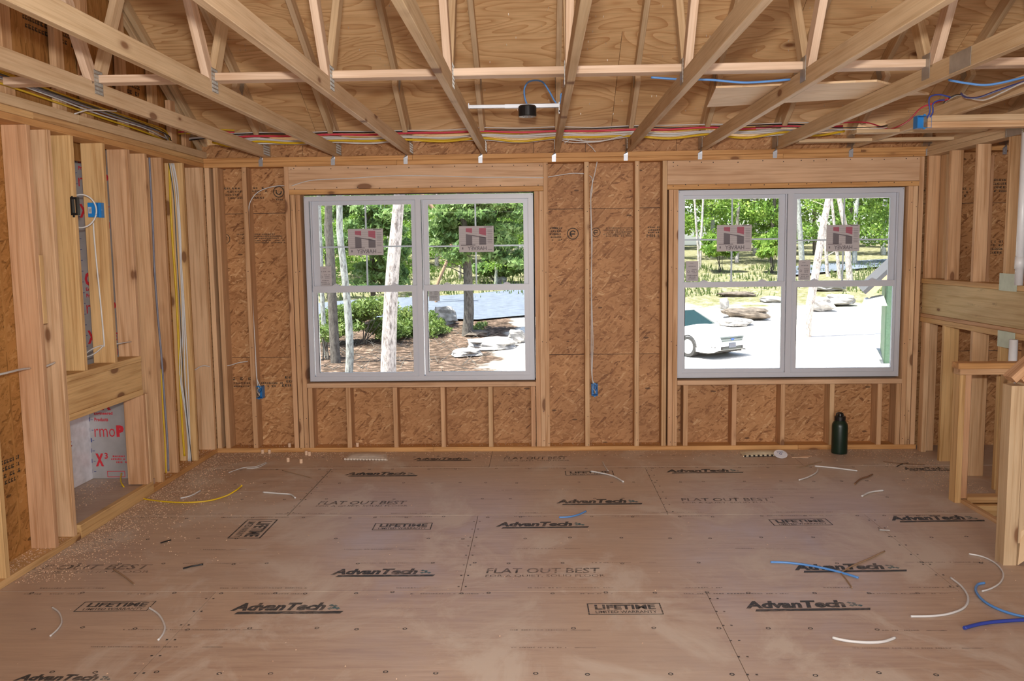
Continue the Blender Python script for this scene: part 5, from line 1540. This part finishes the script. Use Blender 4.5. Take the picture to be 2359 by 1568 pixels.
# single trunks seen through the panes
def trunk_px(name, pts, dist_y, w0, w1, mat, label, branches=0, foliage=None):
    """trunk through pixel points on the plane y=dist_y; w0,w1 pixel widths foot and top"""
    P3 = [at(x, y, 'Y', dist_y) for x, y in pts]
    sc = (dist_y + 7.1) / F
    foot = Vector((P3[0].x - (P3[1].x - P3[0].x) * .2, P3[0].y, ground_h(P3[0].x, dist_y) - .1))
    if foot.z < P3[0].z - .05: P3 = [foot] + P3
    top = P3[-1] + (P3[-1] - P3[-2]).normalized() * 4.0
    P3.append(top)
    t = empty('tree', (P3[0].x, P3[0].y, P3[0].z), label, 'tree')
    trunk_mesh(P3, w0 * sc / 2, w1 * sc / 2 * .85, branches, int(w0 * 7)).build('trunk', mat, t, smooth=True)
    if foliage:
        me = foliage(P3)
        o = bpy.data.objects.new('foliage', me); COL.objects.link(o); o.parent = t
        o.matrix_parent_inverse = world_of(t).inverted(); o['kind'] = 'stuff'
    return t
def needles_at(blobs_px, dist, n, seed, mat, size=.10, aspect=1.6, droop=.0):
    """foliage boughs around pixel blobs (px,py,rx,ry) near the plane y=dist"""
    sc = (dist + 7.1) / F
    bl = []
    gg = random.Random(seed)
    for (x, y, rx, ry) in blobs_px:
        c = at(x, y, 'Y', dist + gg.uniform(-.8, .8))
        for _ in range(5):
            bl.append((c.x + gg.uniform(-.6, .6) * rx * sc, c.y + gg.uniform(-.7, .7), c.z + gg.uniform(-.6, .6) * ry * sc, rx * sc * .55, .8, ry * sc * .38))
    me = leaf_cloud(n, bl, size, seed, aspect, droop)
    me.materials.append(mat)
    return me
trunk_px('tree', [(895, 850), (897, 760), (903, 640), (912, 540), (918, 470)], 13, 40, 27, M_BARKP, 'stout pale tree trunk right of centre in the left unit of the left window', 0)
trunk_px('tree', [(804, 855), (806, 800), (800, 700), (792, 620), (783, 540), (782, 470)], 16, 20, 16, M_BARKG, 'slender lichen-grey trunk with a slight bend in the left window', 0)
trunk_px('tree', [(775, 855), (770, 780), (766, 700), (762, 600), (757, 520), (757, 470)], 20, 24, 19, M_BARKD, 'dark trunk left of the lichen-grey one in the left window', 0)
trunk_px('tree', [(752, 855), (748, 780), (743, 700), (738, 560)], 22, 13, 10, M_BARKG, 'thin grey trunk at the left edge of the left window', 2)
trunk_px('tree', [(858, 790), (860, 700), (857, 600), (850, 520)], 30, 14, 10, M_BARKD, 'thin dark pine stem between the pale trunks in the left window', 8,
         lambda P3: needles_at([(860, 520, 70, 40), (830, 500, 60, 35), (880, 560, 60, 30), (800, 560, 50, 25), (870, 620, 60, 26), (900, 600, 40, 30), (780, 490, 40, 30), (930, 480, 30, 30), (930, 560, 30, 24), (840, 650, 60, 22), (760, 560, 30, 26), (820, 470, 60, 26), (900, 640, 40, 20)], 30, 11000, 301, M_NEED, .10))
trunk_px('tree', [(1074, 790), (1080, 720), (1079, 660), (1076, 600), (1070, 540)], 27, 26, 18, M_BARKD, 'dark straight pine trunk in the right unit of the left window', 7,
         lambda P3: needles_at([(1060, 510, 80, 40), (1140, 500, 60, 40), (1110, 560, 70, 30), (1030, 560, 50, 28), (1150, 590, 50, 24), (1180, 480, 40, 36), (1170, 545, 50, 30), (1020, 490, 50, 30), (1100, 480, 90, 30), (1190, 600, 30, 30), (1060, 590, 50, 18), (1140, 530, 60, 30)], 27, 13000, 302, M_NEED, .09))
trunk_px('tree', [(1008, 655), (1030, 600), (1040, 560), (1030, 520), (990, 470)], 38, 7, 10, M_STRAP, 'bare crooked tan branch tree in the right unit of the left window', 4)
trunk_px('tree', [(1860, 735), (1868, 690), (1880, 620), (1893, 540), (1908, 460)], 26, 22, 15, M_BARKP, 'leaning whitish trunk left in the right unit of the right window', 1)
trunk_px('tree', [(1908, 645), (1904, 600), (1902, 520), (1910, 460)], 52, 9, 6, M_BARKP, 'thin pale trunk behind the leaning one in the right window', 2)
trunk_px('tree', [(1936, 650), (1930, 600), (1924, 540)], 50, 9, 6, M_BARKP, 'second thin pale trunk beside the muntin in the right window', 2)
trunk_px('tree', [(1958, 650), (1954, 600), (1950, 540), (1938, 480)], 46, 16, 12, M_BARKP, 'broad pale trunk close to the muntin in the right window', 2)
trunk_px('tree', [(1848, 640), (1846, 580), (1842, 520)], 56, 14, 12, M_BARKG, 'grey trunk at the left edge of the right window second unit', 2)
trunk_px('tree', [(1609, 580), (1604, 520), (1600, 460)], 58, 6, 5, M_BARKP, 'thin pale trunk in the first unit of the right window', 2)
trunk_px('tree', [(1614, 576), (1618, 500), (1620, 460)], 60, 6, 5, M_BARKP, 'second thin pale trunk in the first unit of the right window', 2)

def bush(px, py, rx, ry, dist, n, mat, label, size=.06, seed=1):
    c = at(px, py, 'Y', dist)
    gz = ground_h(c.x, dist)
    t = empty('bush', (c.x, dist, gz), label, 'bush')
    me = needles_at([(px, py, rx, ry), (px - rx * .5, py + ry * .3, rx * .6, ry * .6), (px + rx * .5, py + ry * .3, rx * .6, ry * .6)], dist, n, seed, mat, size)
    o = bpy.data.objects.new('foliage', me); COL.objects.link(o); o.parent = t
    o.matrix_parent_inverse = world_of(t).inverted(); o['kind'] = 'stuff'
    stm = MB()
    gg = random.Random(seed)
    for _ in range(6):
        q_ = Vector((c.x + gg.uniform(-.5, .5) * rx * (dist + 7) / F, dist, c.z))
        stm.tube([(c.x + gg.uniform(-.15, .15), dist, gz - .05), ((c.x + q_.x) / 2, dist + gg.uniform(-.2, .2), (gz + c.z) / 2), q_], [.03, .01], 5, 3)
    stm.build('stems', M_BARKD, t, smooth=True)
bush(835, 738, 100, 62, 25, 10000, M_SHRUB, 'large green shrub in the lower left pane of the left window', seed=401)
bush(925, 742, 52, 62, 27, 5000, M_SHRUB, 'green shrub right of the stout trunk in the left window', seed=402)
bush(745, 770, 30, 22, 21, 900, M_SHRUB, 'small bright pine sprig at the left edge of the left window', seed=403)
bush(1005, 740, 34, 40, 28, 1600, M_SHRUB, 'green shrub at the left of the right-hand panes of the left window', seed=404)
bush(1095, 752, 26, 12, 30, 700, M_WEED, 'low weeds at the foot of the dark pine trunk', seed=405)
bush(1130, 715, 60, 8, 42, 900, M_WEED, 'strip of grass along the driveway edge in the left window', seed=408)
bush(1660, 560, 40, 36, 56, 2600, M_LEAF, 'round sunlit bush behind the left sticker of the right window', .16, 406)
bush(1780, 560, 36, 40, 55, 2600, M_LEAF, 'bright bush at the right of the first unit of the right window', .16, 407)
bush(1140, 610, 60, 30, 50, 3200, M_NEED, 'dark low evergreen across the road in the left window', .16, 409)
# patchy long grass on the bank
gg = np.random.default_rng(8)
n = 9000
X = gg.uniform(-16, 30, n); Y = gg.uniform(40, 62, n)
mb = MB()
for x, y in zip(X, Y):
    if mnoise.noise(Vector((x * .3, y * .3, 3))) < -.05: continue
    z = ground_h(x, y); h = random.uniform(.12, .45); a = random.uniform(0, 3.14); w = .05
    mb.add([(x - w * math.cos(a), y - w * math.sin(a), z), (x + w * math.cos(a), y + w * math.sin(a), z), (x + random.uniform(-.1, .1), y, z + h)], [(0, 1, 2)])
tag(mb.build('grass', M_WEED), 'long patchy grass on the bank beyond the parked car', 'grass', kind='stuff')

def rock(px, py, w, h, dist, mat, label, seed, depth=None, sink=.15, name='rock'):
    c = at(px, py, 'Y', dist)
    sc = (dist + 7.1) / F
    rx, rz = w * sc / 2, h * sc / 2
    ry = depth or rx * .7
    mb = MB(); vs = []; nu, nv = 18, 10
    for j in range(nv + 1):
        th = math.pi * j / nv
        for i in range(nu):
            ph = 2 * math.pi * i / nu
            d3 = Vector((math.sin(th) * math.cos(ph), math.sin(th) * math.sin(ph), math.cos(th)))
            k = 1 + .32 * mnoise.noise(d3 * 1.7 + Vector((seed * 3.1, 0, 0))) + .14 * mnoise.noise(d3 * 5 + Vector((0, seed, 0)))
            d4 = Vector([math.copysign(abs(a_) ** .75, a_) for a_ in d3]) * k
            vs.append((d4.x * rx, d4.y * ry, d4.z * rz))
    fs = [(j * nu + i, (j + 1) * nu + i, (j + 1) * nu + (i + 1) % nu, j * nu + (i + 1) % nu) for j in range(nv) for i in range(nu)]
    mb.add(vs, fs)
    o = mb.build(name, mat, None, Matrix.Translation(c))
    return tag(o, label, 'rock')
def rd(px, py): return at_ground(px, py).y
rock(1130, 792, 120, 26, rd(1130, 806) + .6, M_ROCK, 'long flat grey slab at the driveway edge in the left window', 1, depth=1.0)
rock(1075, 812, 70, 18, rd(1075, 822) + .4, M_ROCK, 'low flat stone below the long slab', 2, depth=.6)
rock(1190, 775, 40, 34, rd(1190, 792) + .4, M_ROCK, 'pale blocky rock at the right end of the slab', 3)
rock(1024, 728, 54, 44, rd(1024, 750) + .5, M_ROCK, 'grey boulder among the shrubs left of the dark pine', 4)
rock(1098, 768, 60, 14, rd(1098, 776) + .5, M_ROCKB, 'thin dark stone behind the flat slab at the pine foot', 5, depth=.6)
rock(1152, 645, 30, 18, 50, M_ROCK, 'white sunlit boulder beyond the road in the left window', 6)
rock(1720, 722, 100, 24, rd(1720, 738) + .5, M_ROCKB, 'long dark overhanging rock behind the white car', 7, depth=.9)
rock(1668, 700, 20, 30, rd(1668, 716) + .4, M_ROCK, 'small upright stone standing beside the long dark rock', 8)
rock(1690, 742, 70, 20, rd(1690, 750) + .4, M_ROCK, 'rubble stone under the long dark rock', 9, depth=.8)
rock(1700, 678, 80, 12, rd(1700, 684) + .4, M_ROCKB, 'low brown ledge above the upright stone', 10, depth=.5)
rock(1780, 690, 60, 14, rd(1780, 697) + .4, M_ROCK, 'pale ledge at the right edge of the lower left pane', 11, depth=.6)
rock(1890, 700, 60, 30, rd(1890, 718) + .4, M_ROCK, 'pale boulder right of the leaning trunk', 12)
rock(1935, 690, 70, 26, rd(1935, 706) + .4, M_ROCK, 'white broken ledge left of the green shed', 13)
rock(1905, 662, 70, 16, rd(1905, 672) + .4, M_ROCK, 'low pale ledge under the sash rail of the right window', 14)
# branch litter on the bed at the left
mb = MB(); gg = random.Random(5)
for _ in range(160):
    x = gg.uniform(730, 960) if gg.random() < .7 else gg.uniform(985, 1120); y = gg.uniform(770, 856)
    p = at_ground(x, y); a = gg.uniform(0, 3.14); L = gg.uniform(.2, .9)
    mb.cyl((p.x, p.y, p.z + .05), (p.x + math.cos(a) * L, p.y + math.sin(a) * L, p.z + gg.uniform(.05, .35)), .012, .005, n=4)
tag(mb.build('twig_litter', M_BARKD), 'fallen twigs scattered on the leaf bed outside the left window', 'twigs', kind='stuff')

# green shed at the right edge
M_SHEDG = simple('green_board_siding', (0.09, 0.16, 0.10), .8)
M_SHEDW = simple('raw_fascia_wood', (0.62, 0.40, 0.20), .8)
M_SHEDL = simple('white_sheet', (0.80, 0.80, 0.78), .6)
M_ROOFD = simple('dark_roof_edge', (0.06, 0.06, 0.065), .8)
D = 19.0
sp = lambda x, y, d=D: at(x, y, 'Y', d)
t = empty('shed', (sp(2040, 760).x, D, -1.85), 'green shed with a steep raking roof edge at the right of the right window', 'shed')
e0, e1 = sp(1994, 678), sp(2075, 604)
dv = (e1 - e0).normalized(); up_ = Vector((-dv.z, 0, dv.x))
e2 = e0 + dv * 3.2
MB().prism([e0 + up_ * .12, e0, e2, e2 + up_ * .12], (1.15, 3.6, 0)).build('roof', M_ROOFD, t)
MB().prism([e0 - up_ * .001, e0 - up_ * .16, e2 - up_ * .16, e2 - up_ * .001], (0, .04, 0)).build('rake_fascia', M_SHEDW, t)
g0 = sp(2030, 680); g1 = sp(2043, 704)
zb = -1.9
wall_l = sp(2040, 700, D + .3).x
MB().prism([(wall_l, D + .3, zb), (wall_l, D + .3, e0.z + (wall_l - e0.x) * dv.z / dv.x - .20), (wall_l + 2, D + .3, e0.z + (wall_l + 2 - e0.x) * dv.z / dv.x - .20), (wall_l + 2, D + .3, zb)], (1.1, 3.1, 0)).build('wall', M_SHEDG, t)
for k in range(9):
    x = wall_l + .03 + k * .22
    MB().box(x, x + .19, D + .275, D + .298, zb, e0.z + (x - e0.x) * dv.z / dv.x - .25).build('siding_board', M_SHEDG, t)
a3, b3, c3 = sp(1996, 690), sp(2036, 682), sp(2044, 704)
MB().prism([a3, sp(1990, 704), c3, b3], (.28, .9, 0)).build('eave_return', M_SHEDL, t)

# ---- the parked car
def build_car():
    f = Vector((.57, -.82, 0)).normalized()
    ang = math.atan2(f.y, f.x)
    wc = at(1591, 792, 'Y', 21.0)
    right = Vector((f.y, -f.x, 0))            # car's right side
    ctr = Vector((wc.x, wc.y, 0)) - f * 1.38 - right * .80
    gz = ground_h(ctr.x, ctr.y) + .02
    t = empty('car', (ctr.x, ctr.y, gz), 'white sedan with chrome grille parked on the gravel, cut off by the window', 'car', rotz=ang)
    paint = simple('white_car_paint', (0.78, 0.78, 0.78), .25, var=.01)
    tyre = simple('tyre_rubber', (0.03, 0.03, 0.03), .8)
    alloy = simple('silver_wheel', (0.62, 0.63, 0.65), .35, .4, var=.03)
    chrome = simple('grille_chrome', (0.16, 0.19, 0.19), .4, .5, var=.02)
    dark = simple('black_trim', (0.015, 0.015, 0.017), .4)
    lampm = simple('headlight_lens', (0.24, 0.26, 0.30), .1)
    platem = simple('licence_plate', (0.13, 0.14, 0.18), .4)
    L = lambda mb, nme, m, sm=False: link(nme, mb.mesh(nme, sm), m, t, local=True)
    # body lofted from cross-sections along x: (x, half width at sill, half width at belt, z bottom, z belt/hood, crown)
    secs = [(2.42, .62, .66, .26, .58, .60), (2.36, .78, .80, .20, .66, .69), (2.20, .86, .87, .18, .72, .77), (1.9, .90, .90, .18, .78, .85), (1.38, .91, .91, .20, .84, .92), (.95, .915, .91, .20, .88, .97),
            (.4, .92, .91, .20, .91, .99), (-.6, .92, .91, .20, .93, 1.0), (-1.4, .91, .90, .20, .95, 1.02), (-2.0, .88, .87, .22, .95, 1.03), (-2.38, .78, .78, .30, .90, .96)]
    mb = MB(); vs = []
    for x, ws_, wb_, zb_, zh, zc in secs:
        vs += [(x, -ws_ * .96, zb_), (x, -ws_, zb_ + .12), (x, -wb_ * 1.0, (zb_ + zh) / 2 + .05), (x, -wb_ * .96, zh), (x, -wb_ * .78, (zh + zc) / 2 + .015), (x, -wb_ * .4, zc), (x, 0, zc + .01),
               (x, wb_ * .4, zc), (x, wb_ * .78, (zh + zc) / 2 + .015), (x, wb_ * .96, zh), (x, wb_ * 1.0, (zb_ + zh) / 2 + .05), (x, ws_, zb_ + .12), (x, ws_ * .96, zb_)]
    m_ = 13
    fs = [(a * m_ + b, a * m_ + b + 1, (a + 1) * m_ + b + 1, (a + 1) * m_ + b) for a in range(len(secs) - 1) for b in range(m_ - 1)]
    fs += [tuple(range(m_ - 1, -1, -1)), tuple(range((len(secs) - 1) * m_, len(secs) * m_))]
    mb.add(vs, fs); L(mb, 'body', paint, True)
    # cabin: glass block with painted roof and pillars
    def ring_(x, w, z): return [(x, -w, z), (x, w, z)]
    A = [(.95, .80, .96), (.10, .62, 1.40), (-1.05, .60, 1.42), (-1.75, .74, 1.03)]
    mb = MB(); vs = []
    for x, w, z in A: vs += ring_(x, w, z)
    fs = [(0, 1, 3, 2)]; mb.add(vs, fs); L(mb, 'windshield', M_CARGLASS)
    mb = MB(); mb.add([(.12, -.63, 1.40), (.12, .63, 1.40), (-.4, .63, 1.455), (-.4, -.63, 1.455), (-1.07, .61, 1.42), (-1.07, -.61, 1.42), (.12, -.70, 1.375), (-.4, -.71, 1.42), (-1.07, -.69, 1.39), (.12, .70, 1.375), (-.4, .71, 1.42), (-1.07, .69, 1.39)],
                      [(0, 1, 2, 3), (3, 2, 4, 5), (6, 0, 3, 7), (7, 3, 5, 8), (1, 9, 10, 2), (2, 10, 11, 4)]); L(mb, 'roof', paint, True)
    mb = MB(); mb.add([(-1.07, -.61, 1.42), (-1.07, .61, 1.42), (-1.78, .72, 1.04), (-1.78, -.72, 1.04)], [(0, 1, 2, 3)]); L(mb, 'rear_window', M_CARGLASS)
    for s in (-1, 1):
        mb = MB(); mb.add([(.90, s * .86, .95), (.08, s * .70, 1.37), (-1.05, s * .69, 1.38), (-1.75, s * .84, .99)], [(0, 1, 2, 3)] if s < 0 else [(3, 2, 1, 0)]); L(mb, 'side_window', M_CARGLASS)
        mb = MB().tube([(1.0, s * .82, .95), (.52, s * .74, 1.19), (.10, s * .66, 1.40)], .035, 6); L(mb, 'pillar', paint, True)
        mb = MB().tube([(-.42, s * .85, .97), (-.46, s * .71, 1.40)], .025, 6); L(mb, 'pillar', dark, True)
        mb = MB().lathe([(.02, -.08), (.09, -.05), (.09, .04), (.03, .07)], (.62, s * 1.0, 1.02), 10); L(mb, 'mirror', paint, True)
        for ax in (1.38, -1.38):
            mb = MB(); ctr_ = (ax, s * .80, .33)
            mb.cyl((ax, s * .70, .33), (ax, s * .925, .33), .33, n=28); wh = L(mb, 'wheel', tyre, False)
            mb = MB().cyl((ax, s * .90, .33), (ax, s * .932, .33), .235, n=28)
            for q_ in range(5):
                a_ = q_ * 2 * math.pi / 5
                for dd in (-.12, .12):
                    mb.cyl((ax + .13 * math.cos(a_ + dd), s * .932, .33 + .13 * math.sin(a_ + dd)), (ax + .13 * math.cos(a_ + dd), s * .937, .33 + .13 * math.sin(a_ + dd)), .03, n=8)
            o = link('rim', mb.mesh('rim'), alloy, wh, local=True)
            mb = MB(); vv = []
            for q_ in range(15):
                a_ = math.pi * q_ / 14
                for rr_ in (.345, .385): vv.append((ax + rr_ * math.cos(a_), s * .915, .33 + rr_ * math.sin(a_)))
            mb.add(vv, [(2 * q_, 2 * q_ + 1, 2 * q_ + 3, 2 * q_ + 2) for q_ in range(14)]); L(mb, 'wheel_arch', dark)
        mb = MB(); mb.add([(2.30, s * .62, .66), (2.20, s * .86, .66), (1.95, s * .905, .76), (2.05, s * .70, .80), (2.33, s * .60, .60), (2.24, s * .84, .58)], [(0, 1, 2, 3), (4, 5, 1, 0)] if s > 0 else [(3, 2, 1, 0), (0, 1, 5, 4)]); L(mb, 'headlight', lampm)
        mb = MB().tube([(2.37, s * .62, .36), (2.36, s * .72, .37), (2.30, s * .80, .39)], .030, 5); L(mb, 'fog_lamp_slot', dark)
    for k in range(3):
        mb = MB().box(2.40, 2.44, -.52 + .03 * k, .52 - .03 * k, .66 - .055 * k - .02, .66 - .055 * k + .015); L(mb, 'grille_bar', chrome)
    mb = MB().box(2.38, 2.405, -.5, .5, .50, .68); L(mb, 'grille_backing', dark)
    mb = MB(); ring(mb, 0, 0, .055, .055, n=16)
    mb.v = [(2.446, -a_ * 1.6, .60 + b_ * .7) for a_, b_, c_ in mb.v]; mb.f = [tuple(reversed(q_)) for q_ in mb.f]; L(mb, 'oval_emblem', simple('blue_enamel', (.05, .12, .35), .3))
    mb = MB().box(2.39, 2.43, -.50, .50, .27, .37); L(mb, 'lower_intake', dark)
    for k in range(2): L(MB().box(2.425, 2.435, -.42, .42, .29 + k * .035, .302 + k * .035), 'intake_bar', chrome)
    p_ = L(MB().box(2.435, 2.45, -.155, .155, .33, .48), 'licence_plate', platem)
    mb = MB(); blur_lines(mb, -.10, -.02, .10, .03, 1, rnd, 0); mb.v = [(2.451, -a_, .41 + b_) for a_, b_, c_ in mb.v]
    link('plate_marks', mb.mesh('plate_marks'), M_PGREY, p_, local=True)
    mb = MB().tube([(.35 + .0, .34 + .18 * math.cos(a_ * .5), .98 + .18 * math.sin(a_ * .5)) for a_ in range(14)], .015, 5); L(mb, 'steering_wheel', dark)
    L(MB().box(-1.9, 2.1, -.8, .8, .14, .22), 'underbody', dark)
    return t
build_car()
